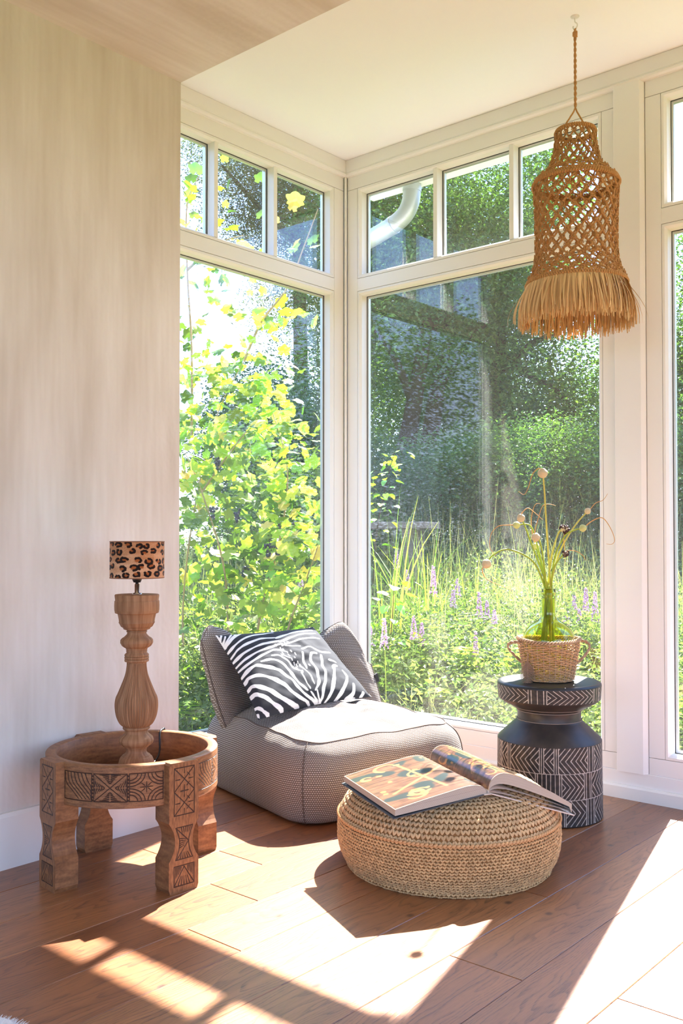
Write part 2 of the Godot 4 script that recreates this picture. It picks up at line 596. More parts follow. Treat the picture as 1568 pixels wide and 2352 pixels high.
func window_unit(n: int, label: String, m: Callable, u0: float, u1: float, g0: float, g1: float, bars: Array) -> void:
	var w := Node3D.new()
	w.name = "window_%d" % n
	add_child(w, true)
	tag(w, label, "window", "", "structure")
	var V := [0.162, 2.102, 2.163, 2.584]
	var bx = func(s, a0, a1, b0, b1, c0, c1):
		var p: Vector3 = m.call(a0, b0, c0)
		var q: Vector3 = m.call(a1, b1, c1)
		cbox(s, p.min(q), p.max(q), 0.0012)
	var gap := 0.0016
	for r in [["stile", u0, g0 - gap, V[0], V[3]], ["stile", g1 + gap, u1, V[0], V[3]], ["bottom_rail", u0, u1, 0.1, V[0] - gap], ["transom", g0 - gap, g1 + gap, V[1] + gap, V[2] - gap], ["head_rail", u0, u1, V[3] + gap, 2.647]]:
		var s := new_st()
		bx.call(s, r[1], r[2], r[3], r[4], -0.03, 0.0)
		# the outer half of the frame steps back
		bx.call(s, r[1], r[2], r[3], r[4], -0.066, -0.031)
		obj(r[0], s, M.wood_paint, w)
	var bead := [Vector2(0.0, -0.03), Vector2(0.0, -0.0012), Vector2(0.0012, 0.0), Vector2(0.010, 0.0), Vector2(0.018, -0.010), Vector2(0.018, -0.046), Vector2(0.0, -0.06), Vector2(0.0, -0.03)]
	var fields := [[g0, g1, V[0], V[1]], [g0, g1, V[2], V[3]]]
	for f in fields:
		var s := new_st()
		rect_sweep(s, m, f[0], f[1], f[2], f[3], bead)
		obj("glazing_bead", s, M.wood_paint, w)
	var cells := [[g0 + 0.018, g1 - 0.018, V[0] + 0.018, V[1] - 0.018]]
	var edge := g0 + 0.018
	for b in bars:
		var s := new_st()
		bx.call(s, b - 0.0105, b + 0.0105, V[2] + 0.016, V[3] - 0.016, -0.046, -0.004)
		obj("glazing_bar", s, M.wood_paint, w)
		s = new_st()
		bx.call(s, b - 0.0105, b + 0.0105, V[2] + 0.016, V[3] - 0.016, -0.078, -0.066)
		obj("glazing_bar", s, M.white_outside, w)
		cells.append([edge, b - 0.0105, V[2] + 0.018, V[3] - 0.018])
		edge = b + 0.0105
	cells.append([edge, g1 - 0.018, V[2] + 0.018, V[3] - 0.018])
	for c in cells:
		var s := new_st()
		rect_sweep(s, m, c[0], c[1], c[2], c[3], [Vector2(0.0, -0.046), Vector2(0.002, -0.046), Vector2(0.002, -0.049), Vector2(-0.004, -0.049)])
		obj("gasket", s, M.gasket, w)
		s = new_st()
		rect_sweep(s, m, c[0], c[1], c[2], c[3], [Vector2(-0.004, -0.0485), Vector2(0.010, -0.0485), Vector2(0.010, -0.061), Vector2(-0.004, -0.061), Vector2(-0.004, -0.0485)])
		obj("spacer", s, M.spacer, w)
		for d in [-0.048, -0.0625]:
			s = new_st()
			s.set_smooth_group(-1)
			var q := [m.call(c[0] - 0.004, c[2] - 0.004, d), m.call(c[1] + 0.004, c[2] - 0.004, d), m.call(c[1] + 0.004, c[3] + 0.004, d), m.call(c[0] - 0.004, c[3] + 0.004, d)]
			for i in [0, 1, 2, 0, 2, 3]: vert(s, q[i], Vector2(q[i].x + q[i].z, q[i].y))
			obj("pane", s, M.glass, w)

func windows() -> void:
	var right = func(u, v, w): return Vector3(u, v, w)
	var left = func(u, v, w): return Vector3(w, v, u)
	window_unit(1, "tall left window with three small panes above one large pane", left, 0.013, 1.25, 0.08, 1.172, [0.459, 0.8])
	window_unit(2, "large right window with three small panes, behind the pendant and stool", right, 0.013, 1.336, 0.074, 1.281, [0.5085, 0.887])
	window_unit(3, "window at the right edge beyond the timber post", right, 1.454, 2.78, 1.514, 2.72, [2.112])
	window_unit(4, "window further along the right wall", right, 2.898, 4.28, 2.96, 4.22, [3.59])
	for k in 2:
		var s := new_st()
		s.set_smooth_group(-1)
		var q := [Vector3(5.37, 0.1, 0.7), Vector3(5.37, 0.1, 4.9), Vector3(5.37, 2.3, 4.9), Vector3(5.37, 2.3, 0.7)]
		if k: q = [Vector3(0.9, 0.1, 5.67), Vector3(4.7, 0.1, 5.67), Vector3(4.7, 2.3, 5.67), Vector3(0.9, 2.3, 5.67)]
		for i in [0, 1, 2, 0, 2, 3]: vert(s, q[i], Vector2.ZERO)
		struct("window_%d" % (5 + k), s, M.glass, ["wide glazed opening on the room's far side", "glazed garden doors behind the viewer"][k], "window")

# ---------------------------------------------------------------- armchair and cushion
func armchair() -> void:
	var weave := tex(128, 128, func(x, y):
		# eight rows of short pale dashes on a dark taupe ground, every other row offset
		var row := int(y / 16)
		var lx := fposmod(x + (8 if row % 2 else 0), 16.0) - 8.0
		var ly := fposmod(y, 16.0) - 8.0
		var d := Vector2(lx / 5.2, ly / 3.4).length()
		var e := 1.0 - smoothstep(0.75, 1.15, d)
		var v := Vector2(fposmod(lx + 16.0, 16.0) - 8.0, ly).length()
		return rgb8(112, 102, 95).lerp(rgb8(214, 207, 200), e).lerp(rgb8(142, 132, 125), 0.3 * (1.0 - smoothstep(2.0, 4.0, v))))
	var weaveh := tex(128, 128, func(x, y):
		var row := int(y / 16)
		var lx := fposmod(x + (8 if row % 2 else 0), 16.0) - 8.0
		var ly := fposmod(y, 16.0) - 8.0
		return Color.WHITE * (1.0 - smoothstep(0.4, 1.3, Vector2(lx / 5.2, ly / 3.4).length())))
	var cloth := mat("woven_cloth", Color(1, 1, 1), 0.95, {"tex": weave, "bump": weaveh, "depth": 0.12, "spec": 0.15, "uv": Vector3(1, 1, 1)})
	var seamm := mat("seam_cloth", rgb8(104, 94, 88), 0.95, {"spec": 0.1})
	var c := thing("lounge_chair", "low grey-beige woven lounge chair without arms in the window corner", "chair", Vector3(0.50, 0, 0.655), -0.262)
	var K := 19.0                                              # dashes tiles per metre
	var fold := noise(51, 2.6, 2)
	# plan outline of the seat: rounded rectangle, wider towards the right front; t runs once round, inset moves it inwards
	var HX := 0.395
	var HZ := 0.372
	var RC := 0.13
	var lens := [HZ - RC, RC * PI / 2, 2 * (HX - RC), RC * PI / 2, 2 * (HZ - RC), RC * PI / 2, 2 * (HX - RC), RC * PI / 2, HZ - RC]
	var total := 0.0
	for l in lens: total += l
	var plan = func(t, inset):
		var d: float = fposmod(t, 1.0) * total
		var k := 0
		while k < 8 and d > lens[k]:
			d -= lens[k]
			k += 1
		var p := Vector2.ZERO
		var n := Vector2.ZERO
		var cx := [0, 1, 0, -1, 0, -1, 0, 1, 0]
		var cz := [0, -1, 0, -1, 0, 1, 0, 1, 0]
		if k % 2:
			var a0: float = [0.0, 0.0, 0.0, 1.0, 0.0, 2.0, 0.0, 3.0][k] * PI / 2 + d / RC
			n = Vector2(cos(a0), -sin(a0))
			p = Vector2(cx[k] * (HX - RC), cz[k] * (HZ - RC)) + n * RC
		elif k == 0:
			p = Vector2(HX, -d)
			n = Vector2(1, 0)
		elif k == 2:
			p = Vector2(HX - RC - d, -HZ)
			n = Vector2(0, -1)
		elif k == 4:
			p = Vector2(-HX, -HZ + RC + d)
			n = Vector2(-1, 0)
		elif k == 6:
			p = Vector2(-HX + RC + d, HZ)
			n = Vector2(0, 1)
		else:
			p = Vector2(HX, HZ - RC - d)
			n = Vector2(1, 0)
		p -= n * inset
		p.y *= (0.97 if p.y > 0.0 else 1.0 + 0.09 * (p.x / HX))
		p.x -= 0.025 * (p.y / HZ) * (p.y / HZ) * smoothstep(0.0, HX, p.x)
		return Vector2(p.x - 0.03, p.y)
	var corner := (HZ - RC + RC * PI / 4) / total
	var side := smooth([Vector2(0.075, 0.0), Vector2(0.02, 0.012), Vector2(0.0, 0.05), Vector2(-0.014, 0.12), Vector2(-0.008, 0.19), Vector2(0.012, 0.25), Vector2(0.05, 0.288)], 4)
	side = even(side, 28)
	var rim = func(a):
		var p: Vector2 = plan.call(a, 0.052)
		return Vector3(p.x, 0.286 + 0.012 * fold.get_noise_2d(p.x * 1.4, p.y * 1.4) - 0.010 * smoothstep(0.1, 0.3, p.x), p.y)
	var s := new_st()
	grid(s, 144, side.size() - 1, func(u, v):
		var a = u
		var k = v * (side.size() - 1)
		var q: Vector2 = side[int(round(k))]
		var p: Vector2 = plan.call(a, q.x)
		var wob := 0.008 * fold.get_noise_3d(p.x * 1.6, q.y * 2.5, p.y * 1.6) * smoothstep(0.0, 0.1, q.y)
		var rr: Vector3 = rim.call(a)
		var y: float = q.y if q.y < 0.2 else lerpf(q.y, q.y + rr.y - 0.288, (q.y - 0.2) / 0.088)
		return Vector3(p.x * (1.0 + wob), y, p.y * (1.0 + wob)), 49.0, 6.5)
	var seat := obj("seat", s, cloth, c)
	# top panel
	s = new_st()
	grid(s, 144, 26, func(u, v):
		var a = u
		var r: Vector3 = rim.call(a)
		var t: float = 1.0 - v
		var x: float = -0.03 + (r.x + 0.03) * t
		var z: float = r.z * t
		var dome: float = 0.030 * (1.0 - pow(t, 4.0))
		var wr: float = 0.022 * fold.get_noise_2d(x * 1.7 + 5.0, z * 1.7) * (1.0 - t * t) + 0.007 * fold.get_noise_2d(x * 5.0, z * 4.0 + 9.0) * smoothstep(0.0, 0.25, 1.0 - t)
		return Vector3(x, lerpf(0.289, r.y, t) + dome + wr, z), 1.0, 1.0, 0, func(p): return Vector2(p.z * K, p.x * K))
	obj("seat_top", s, cloth, c)
	# seams: round the top panel and down the corners
	s = new_st()
	var ring := []
	for i in 145: ring.append(rim.call(i / 144.0) + Vector3(0, 0.001, 0))
	tube(s, ring, 0.0026, 0.0026, 6, false)
	obj("seam", s, seamm, c)
	for a0 in [corner, 1.0 - corner]:
		s = new_st()
		var line := []
		for q in side:
			var p: Vector2 = plan.call(a0, q.x - 0.0005)
			var ry: float = rim.call(a0).y
			line.append(Vector3(p.x, q.y if q.y < 0.2 else lerpf(q.y, q.y + ry - 0.288, (q.y - 0.2) / 0.088), p.y))
		tube(s, line, 0.002, 0.002, 6, false)
		obj("seam", s, seamm, c)
	# backrest: a curved pad with two ears
	var mid = func(uu, vv):
		var top: float = 0.455 + 0.168 * pow(sin(minf(absf(uu) / 0.92, 1.0) * PI / 2.0), 2.2)
		var y: float = 0.20 + vv * (top - 0.20)
		if uu < 0.0: top -= 0.20 * smoothstep(-0.72, -1.0, uu)
		else: top -= 0.05 * smoothstep(0.86, 1.0, uu)
		y = 0.20 + vv * (top - 0.20)
		var hw: float = (0.315 + 0.100 * pow(vv, 0.6)) if uu > 0.0 else 0.395 - 0.015 * vv
		var lean: float = -0.345 - 0.085 * vv
		return Vector3(lean + 0.15 * pow(absf(uu), 2.4), y, uu * hw)
	var shell_ = func(u, v, sg):
		var uu: float = sin((u * 2.0 - 1.0) * PI / 2.0)
		var vv: float = 0.5 + 0.5 * sin((v * 2.0 - 1.0) * PI / 2.0)
		var p: Vector3 = mid.call(uu, vv)
		var du: Vector3 = mid.call(minf(uu + 0.02, 1.0), vv) - mid.call(maxf(uu - 0.02, -1.0), vv)
		var dv: Vector3 = mid.call(uu, minf(vv + 0.02, 1.0)) - mid.call(uu, maxf(vv - 0.02, 0.0))
		var n: Vector3 = dv.cross(du).normalized()
		if n.x < 0.0: n = -n
		var t: float = 0.066 * sqrt(maxf(0.0, 1.0 - pow(absf(uu), 6.0))) * sqrt(maxf(0.0, 1.0 - pow(absf(vv * 2.0 - 1.0), 6.0)))
		t *= 1.0 + 0.18 * fold.get_noise_2d(uu * 1.3, vv * 2.0 + sg)
		return p + n * t * sg
	s = new_st()
	grid(s, 56, 30, func(u, v): return shell_.call(1.0 - u, v, 1.0), 1.0, 1.0, 0, func(p): return Vector2(p.z * K, p.y * K))
	obj("backrest", s, cloth, c)
	s = new_st()
	grid(s, 56, 30, func(u, v): return shell_.call(u, v, -1.0), 1.0, 1.0, 0, func(p): return Vector2(p.z * K, p.y * K))
	obj("backrest_cover", s, cloth, c)
	s = new_st()
	var edge := []
	for i in 31: edge.append(shell_.call(0.0, i / 30.0, 0.0))
	for i in 57: edge.append(shell_.call(i / 56.0, 1.0, 0.0))
	for i in 31: edge.append(shell_.call(1.0, 1.0 - i / 30.0, 0.0))
	tube(s, edge, 0.0032, 0.0032, 6, false)
	obj("piping", s, seamm, c)
	# small dark label sewn into the seam of the right ear
	s = new_st()
	var tp: Vector3 = shell_.call(0.0, 0.66, 0.0)
	cbox(s, Vector3(-0.004, -0.018, -0.02), Vector3(0.004, 0.018, 0.0), 0.001, Transform3D(Basis(Vector3(0, 1, 0), 0.2) * Basis(Vector3(1, 0, 0), 0.35), tp))
	obj("fabric_tag", s, mat("tag_cloth", rgb8(52, 50, 50), 0.9), c).set_meta("label", "dark fabric label on the chair's seam")

func cushion() -> void:
	var S := Sheet.new(768, 640)
	var W := 768.0
	var H := 640.0
	var zn := noise(77, 0.02, 2)
	# white stripes: half width, then points across and down the sheet in thousandths
	var stripes := [
		[8, 0, 179, 22, 144, 91, 83, 194, 20],
		[8, 0, 238, 56, 183, 160, 117, 282, 80, 461, 64],
		[9, 0, 302, 62, 237, 166, 187, 300, 155, 426, 158],
		[9, 0, 353, 74, 299, 186, 256, 308, 225, 424, 218],
		[9, 0, 412, 69, 366, 180, 320, 302, 287, 423, 266],
		[8, 0, 463, 56, 433, 167, 381, 277, 341, 349, 333, 426, 373],
		[12, 0, 538, 57, 486, 124, 471, 202, 527, 273, 617, 323, 742, 359, 866, 412, 942, 497, 1000],
		[14, 0, 612, 32, 570, 105, 583, 188, 676, 253, 791, 328, 917, 436, 1000],
		[14, 0, 695, 30, 668, 96, 733, 173, 867, 252, 951, 338, 1000],
		[13, 0, 771, 25, 756, 74, 821, 127, 924, 202, 1000],
		[11, 0, 887, 18, 895, 50, 959, 87, 1000],
		[9, 0, 948, 4, 997],
		[9, 166, 435, 245, 443, 314, 516, 343, 607, 353, 720, 397, 849, 412, 877],
		[8, 270, 397, 332, 421, 383, 517, 409, 615, 435, 637],
		[6, 353, 400, 407, 463],
		[9, 422, 167, 561, 124, 725, 87, 896, 82],
		[9, 414, 236, 544, 190, 707, 148, 886, 143],
		[9, 419, 287, 549, 250, 719, 215, 881, 225],
		[6, 443, 298, 593, 316],
		[9, 580, 364, 668, 350, 769, 420, 863, 444],
		[9, 554, 413, 531, 496, 508, 619],
		[10, 698, 442, 636, 444, 591, 541, 576, 692, 536, 809, 475, 892],
		[11, 736, 473, 678, 607, 634, 750, 560, 872, 534, 959, 522, 1000],
		[13, 830, 622, 786, 632, 703, 777, 619, 931, 571, 1000],
		[13, 851, 690, 841, 782, 734, 922, 662, 1000],
		[12, 867, 865, 818, 972, 754, 1000],
		[10, 932, 957, 896, 1000],
		[5, 466, 568, 492, 691, 483, 827],
		[5, 430, 660, 430, 785, 437, 866],
		[7, 434, 896, 466, 958, 507, 1000],
		[6, 489, 883, 500, 963, 536, 1000],
		[8, 778, 544, 848, 577],
		[6, 4, 15, 0, 70, 0, 121],
		[6, 42, 7, 1, 79, 0, 163],
		[6, 51, 42, 5, 124, 0, 180],
		[6, 110, 25, 36, 104, 0, 169],
		[5, 4, 4, 0, 38, 0, 80],
		[6, 155, 16, 83, 78, 28, 125],
		[5, 846, 1000, 795, 1000, 806, 1000]
	]
	for st0 in stripes:
		var raw := []
		for i in range(1, st0.size(), 2): raw.append(Vector2(st0[i] * 0.768, st0[i + 1] * 0.64))
		var c0 = curve(raw, 8)
		for i in c0.size() - 1:
			var t := float(i) / (c0.size() - 1)
			var wv: float = st0[0] * 0.92 * (0.82 + 0.5 * zn.get_noise_1d(i * 4.0 + st0[2] * 3.0)) * (0.45 + 0.55 * minf(1.0, minf(t, 1.0 - t) * 6.0 + (0.4 if t < 0.5 else 0.0)))
			S.line(c0[i], c0[i + 1], wv, wv, 1.6)
	# broken flecks along the back
	for q in [[361, 263, 359, 288], [454, 247, 453, 263], [545, 577, 544, 599], [424, 407, 424, 436], [429, 371, 428, 388], [501, 250, 499, 269], [442, 643, 442, 672], [491, 241, 489, 268], [453, 639, 452, 656], [476, 550, 474, 578], [463, 518, 462, 538], [427, 578, 426, 607], [479, 412, 478, 438], [463, 364, 462, 388], [355, 402, 355, 417], [444, 545, 443, 575], [409, 331, 407, 361], [417, 472, 416, 500], [408, 590, 408, 601], [401, 332, 399, 348], [376, 375, 374, 408], [473, 552, 471, 579], [413, 271, 411, 296], [426, 524, 426, 548], [387, 312, 385, 334], [448, 466, 448, 476]]:
		S.line(Vector2(q[0] * 0.768, q[1] * 0.64), Vector2(q[2] * 0.768, q[3] * 0.64), 3.2, 2.4, 1.5)
	var zebra := tex(768, 640, func(x, y): return rgb8(52, 53, 57).lerp(rgb8(232, 228, 224), S.d[y * 768 + x]))
	var linen := noise(5, 0.5, 2)
	var linenh := tex(256, 256, func(x, y): return Color.WHITE * (0.5 + 0.25 * sin(x * TAU / 4.0) * sin(y * TAU / 4.0) + 0.2 * linen.get_noise_2d(x, y)))
	var zm := mat("zebra_cloth", Color(1, 1, 1), 0.85, {"tex": zebra, "spec": 0.2, "rim": 0.15})
	var c := thing("zebra_cushion", "black and white zebra-striped cushion leaning on the grey chair", "cushion", Vector3(0.32, 0.3, 0.7))
	var o := c.position
	var TL := Vector3(0.205, 0.598, 0.985) - o
	var TR := Vector3(0.195, 0.590, 0.435) - o
	var BL := Vector3(0.455, 0.318, 1.005) - o
	var BR := Vector3(0.475, 0.325, 0.395) - o
	var nrm := (TR - TL).cross(TL - BL).normalized()
	if nrm.x < 0.0: nrm = -nrm
	var crease := noise(88, 2.0, 2)
	var face = func(u, v, sg):
		var a: float = u * 2.0 - 1.0
		var b: float = v * 2.0 - 1.0
		# the seams bow inwards between the corners
		var uu: float = 0.5 + 0.5 * a * (1.0 - 0.055 * (1.0 - b * b))
		var vv: float = 0.5 + 0.5 * b * (1.0 - 0.075 * (1.0 - a * a))
		var p: Vector3 = TL.lerp(TR, uu).lerp(BL.lerp(BR, uu), vv)
		var t: float = 0.058 * pow(maxf(0.0, (1.0 - a * a * a * a) * (1.0 - b * b * b * b)), 0.55) * (1.0 - 0.25 * a * a)
		t += 0.010 * crease.get_noise_2d(a * 1.2, b * 1.2) * (1.0 - a * a) * (1.0 - b * b) + 0.002 * crease.get_noise_2d(a * 2.0 + b * 1.5, b * 1.8) * (1.0 - b * b)
		return p + nrm * t * sg
	var s: SurfaceTool
	# texture rows run down the sheet
	var front := new_st()
	var pts = func(i, j): return face.call(i / 48.0, j / 40.0, 1.0)
	front.set_smooth_group(0)
	for j in 40:
		for i in 48:
			var q = [pts.call(i, j), pts.call(i + 1, j), pts.call(i + 1, j + 1), pts.call(i, j + 1)]
			var t = [Vector2(i / 48.0, j / 40.0), Vector2((i + 1) / 48.0, j / 40.0), Vector2((i + 1) / 48.0, (j + 1) / 40.0), Vector2(i / 48.0, (j + 1) / 40.0)]
			for k in [0, 1, 2, 0, 2, 3]: vert(front, q[k], t[k])
	obj("front_panel", front, zm, c)
	s = new_st()
	grid(s, 40, 32, func(u, v): return face.call(1.0 - u, 1.0 - v, -0.7))
	obj("back_panel", s, mat("charcoal_cloth", rgb8(52, 53, 57), 0.9, {"spec": 0.2}), c)

# ---------------------------------------------------------------- carved table and lamp
func wood_tex(w: int, h: int, sheet, light: Color, dark: Color, cut: Color, sx: float, sy: float, sd: int) -> ImageTexture:
	var a := noise(sd, 1.0, 3)
	return tex(w, h, func(x, y):
		var g: float = 0.5 + 0.55 * a.get_noise_2d(x * sx, y * sy) + 0.25 * a.get_noise_2d(x * sx * 6.0 + 50.0, y * sy * 2.0)
		var c: Color = dark.lerp(light, clampf(g, 0.0, 1.0))
		return c if sheet == null else c.lerp(cut, sheet.d[y * w + x] * 0.85))

func relief(sheet) -> ImageTexture:
	return tex(sheet.w, sheet.h, func(x, y): return Color.WHITE * (1.0 - sheet.d[y * sheet.w + x]))

func carved_table() -> void:
	var light := rgb8(166, 114, 72)
	var dark := rgb8(106, 68, 42)
	var cut := rgb8(50, 28, 18)
	var wt := wood_tex(512, 512, null, light, dark, cut, 0.012, 0.05, 31)
	var wm := mat("table_wood", Color(1, 1, 1), 0.48, {"tex": wt, "spec": 0.45, "tri": Vector3(2.2, 2.2, 2.2)})
	# three chip-carved squares on each arc of the ring
	var A := Sheet.new(1152, 384)
	var V = func(k, x, y): return Vector2((0.045 + 0.31 * k + 0.29 * x) * 1152.0, (0.16 + 0.68 * y) * 384.0)
	for k in 3:
		A.path([V.call(k, 0, 0), V.call(k, 1, 0), V.call(k, 1, 1), V.call(k, 0, 1), V.call(k, 0, 0)], 3.0)
		if k < 2:
			for j in 8:
				var y := 0.06 + 0.125 * j
				A.line(V.call(k, 1.012, y), V.call(k, 1.06, y + 0.02), 5.0, 1.0)
				A.line(V.call(k, 1.065, y + 0.03), V.call(k, 1.012, y + 0.05), 1.0, 4.0)
	for i in 7:                                                 # sweeping waves
		var pts := []
		for j in 13:
			var t := j / 12.0
			pts.append(V.call(0, clampf(0.02 + 0.13 * i + 0.55 * t * t - 0.02, 0.02, 0.98), clampf(0.05 + 0.9 * t - 0.05 * i * (1.0 - t) + 0.06 * sin(t * 6.0), 0.03, 0.97)))
		A.path(pts, 4.5, 2.5)
	for sg in [1, -1]:                                          # a saltire with leaf cuts
		A.line(V.call(1, 0.02, 0.5 - 0.48 * sg), V.call(1, 0.98, 0.5 + 0.48 * sg), 3.0)
	for q in 4:
		for j in 5:
			var r0 := 0.12 + 0.075 * j
			var sp := r0 * 0.75
			for sg in [-1, 1]:
				var a := Vector2(r0 + 0.05, sp * sg * 0.15).rotated(q * PI / 2)
				var b := Vector2(r0 + 0.13, sp * sg).rotated(q * PI / 2)
				A.line(V.call(1, 0.5 + a.x, 0.5 + a.y), V.call(1, 0.5 + clampf(b.x, -0.46, 0.46), 0.5 + clampf(b.y, -0.46, 0.46)), 4.5, 1.2)
	for q in 4:                                                 # star between corner arcs
		for j in 3:
			var cx := 0.0 if q % 2 == 0 else 1.0
			var cy := 0.0 if q < 2 else 1.0
			var pts := []
			for i in 9:
				var a := PI / 2 * i / 8.0
				var r := 0.24 + 0.11 * j
				pts.append(V.call(2, absf(cx - r * cos(a)), absf(cy - r * sin(a))))
			A.path(pts, 3.5)
		var d := Vector2(0.19, 0).rotated(q * PI / 2)
		A.line(V.call(2, 0.5, 0.5), V.call(2, 0.5 + d.x, 0.5 + d.y), 5.0, 1.0)
		d = d.rotated(PI / 4) * 0.7
		A.line(V.call(2, 0.5 + d.x * 0.6, 0.5 + d.y * 0.6), V.call(2, 0.5 + d.x * 1.6, 0.5 + d.y * 1.6), 3.5, 1.0)
	var band := mat("carved_band", Color(1, 1, 1), 0.5, {"tex": wood_tex(1152, 384, A, light, dark, cut, 0.006, 0.03, 32), "bump": relief(A), "depth": 0.6, "spec": 0.45})
	# the carving on the face of a leg
	var L := Sheet.new(256, 896)
	var P = func(x, y): return Vector2(x * 256.0, y * 896.0)     # y from the top
	for r in [[0.15, 0.86, 0.035, 0.405], [0.15, 0.86, 0.80, 0.955]]:
		L.path([P.call(r[0], r[2]), P.call(r[1], r[2]), P.call(r[1], r[3]), P.call(r[0], r[3]), P.call(r[0], r[2])], 2.4)
	for k in 2:
		var y0 := 0.035 + 0.185 * k
		L.line(P.call(0.15, y0), P.call(0.86, y0 + 0.185), 2.6)
		L.line(P.call(0.86, y0), P.call(0.15, y0 + 0.185), 2.6)
		for j in 4:
			var a := Vector2(0.16, 0.0).rotated(PI / 2 * j)
			L.line(P.call(0.505 + a.x * 1.0, y0 + 0.0925 + a.y * 0.3), P.call(0.505 + a.x * 2.0, y0 + 0.0925 + a.y * 0.55), 3.2, 1.0)
			var b := Vector2(0.2, 0.0).rotated(PI / 4 + PI / 2 * j)
			L.line(P.call(0.505 + b.x - b.y * 0.3, y0 + 0.0925 + b.y * 0.27 + 0.012), P.call(0.505 + b.x + b.y * 0.3, y0 + 0.0925 + b.y * 0.27 - 0.012), 2.6, 1.2)
	L.line(P.call(0.505, 0.19), P.call(0.505, 0.25), 3.6, 1.6)
	L.line(P.call(0.38, 0.22), P.call(0.64, 0.218), 3.2)
	for sg in [-1, 1]:                                          # fans in the waist and at the foot
		var arc := []
		for i in 11:
			var t := i / 10.0
			arc.append(P.call(0.505 + sg * (0.30 - 0.14 * sin(t * PI)), 0.50 + 0.25 * t))
		L.path(arc, 2.6)
	L.path([P.call(0.21, 0.50), P.call(0.80, 0.50)], 2.2)
	L.path([P.call(0.21, 0.75), P.call(0.80, 0.75)], 2.2)
	L.line(P.call(0.25, 0.51), P.call(0.66, 0.615), 2.6)
	L.line(P.call(0.66, 0.615), P.call(0.25, 0.745), 2.6)
	for i in 5:
		L.line(P.call(0.36 + 0.09 * i, 0.745), P.call(0.42 + 0.05 * i, 0.70), 3.0, 0.8)
		L.line(P.call(0.40 + 0.08 * i, 0.505), P.call(0.44 + 0.06 * i, 0.545), 3.0, 0.8)
		L.line(P.call(0.34, 0.66 - 0.018 * i), P.call(0.50 + 0.015 * i, 0.645 - 0.012 * i), 2.4, 0.8)
		L.line(P.call(0.30 + 0.10 * i, 0.95), P.call(0.38 + 0.06 * i, 0.885), 3.4, 0.8)
		L.line(P.call(0.20 + 0.05 * i, 0.81), P.call(0.21 + 0.045 * i, 0.84 + 0.012 * (4 - i)), 3.0, 0.8)
		L.line(P.call(0.82 - 0.05 * i, 0.81), P.call(0.81 - 0.045 * i, 0.84 + 0.012 * (4 - i)), 3.0, 0.8)
	L.line(P.call(0.505, 0.81), P.call(0.17, 0.945), 2.6)
	L.line(P.call(0.505, 0.81), P.call(0.84, 0.945), 2.6)
	var legface := mat("carved_leg", Color(1, 1, 1), 0.48, {"tex": wood_tex(256, 896, L, light, dark, cut, 0.05, 0.012, 33), "bump": relief(L), "depth": 0.5, "spec": 0.45})
	var t := thing("carved_table", "round dark wood table with a hollow ring top and four carved legs", "table", Vector3(0.586, 0, 1.642), -0.105)
	var s := new_st()
	var pr := [Vector2(0.216, 0.24), Vector2(0.2185, 0.2365), Vector2(0.244, 0.2365), Vector2(0.2455, 0.238)]
	lathe(s, pr, 120)
	lathe(s, [Vector2(0.2455, 0.347), Vector2(0.2435, 0.350), Vector2(0.219, 0.350), Vector2(0.216, 0.347)], 120)
	lathe(s, [Vector2(0.216, 0.347), Vector2(0.2155, 0.30), Vector2(0.216, 0.24)], 120)
	obj("ring", s, wm, t)
	for k in 4:
		# rows of the sheet run downwards
		var b := new_st()
		b.set_smooth_group(0)
		for i in 40:
			var q := []
			var tt := []
			for e in [[i, 0], [i, 1], [i + 1, 1], [i + 1, 0]]:
				var a: float = TAU * 0.25 * k + 0.15 + e[0] / 40.0 * (PI / 2 - 0.30)
				q.append(Vector3(0.2455 * cos(a), lerpf(0.238, 0.347, e[1]), -0.2455 * sin(a)))
				tt.append(Vector2(e[0] / 40.0, 1.0 - e[1]))
			for i2 in [0, 1, 2, 0, 2, 3]: vert(b, q[i2], tt[i2])
		obj("carved_panel", b, band, t)
	s = new_st()
	lathe(s, [Vector2(0.001, 0.246), Vector2(0.217, 0.246), Vector2(0.217, 0.262), Vector2(0.001, 0.262)], 64)
	obj("tray_base", s, wm, t)
	# legs: outline seen from outside, x across, y up
	var half := [Vector2(0.043, 0.0), Vector2(0.0475, 0.012), Vector2(0.0475, 0.082)]
	for i in 11:
		var u := i / 10.0
		half.append(Vector2(0.0475 - 0.0195 * pow(sin(PI * u), 0.85), 0.086 + 0.104 * u))
	half.append_array([Vector2(0.0475, 0.194), Vector2(0.0475, 0.345), Vector2(0.042, 0.351)])
	var out := PackedVector2Array(half)
	for i in half.size(): out.append(Vector2(-half[half.size() - 1 - i].x, half[half.size() - 1 - i].y))
	var cutl := []
	for q in half:
		if q.y < 0.236: cutl.append(q)
	cutl.append(Vector2(0.0475, 0.2365))
	var lower := PackedVector2Array(cutl)
	for i in cutl.size(): lower.append(Vector2(-cutl[cutl.size() - 1 - i].x, cutl[cutl.size() - 1 - i].y))
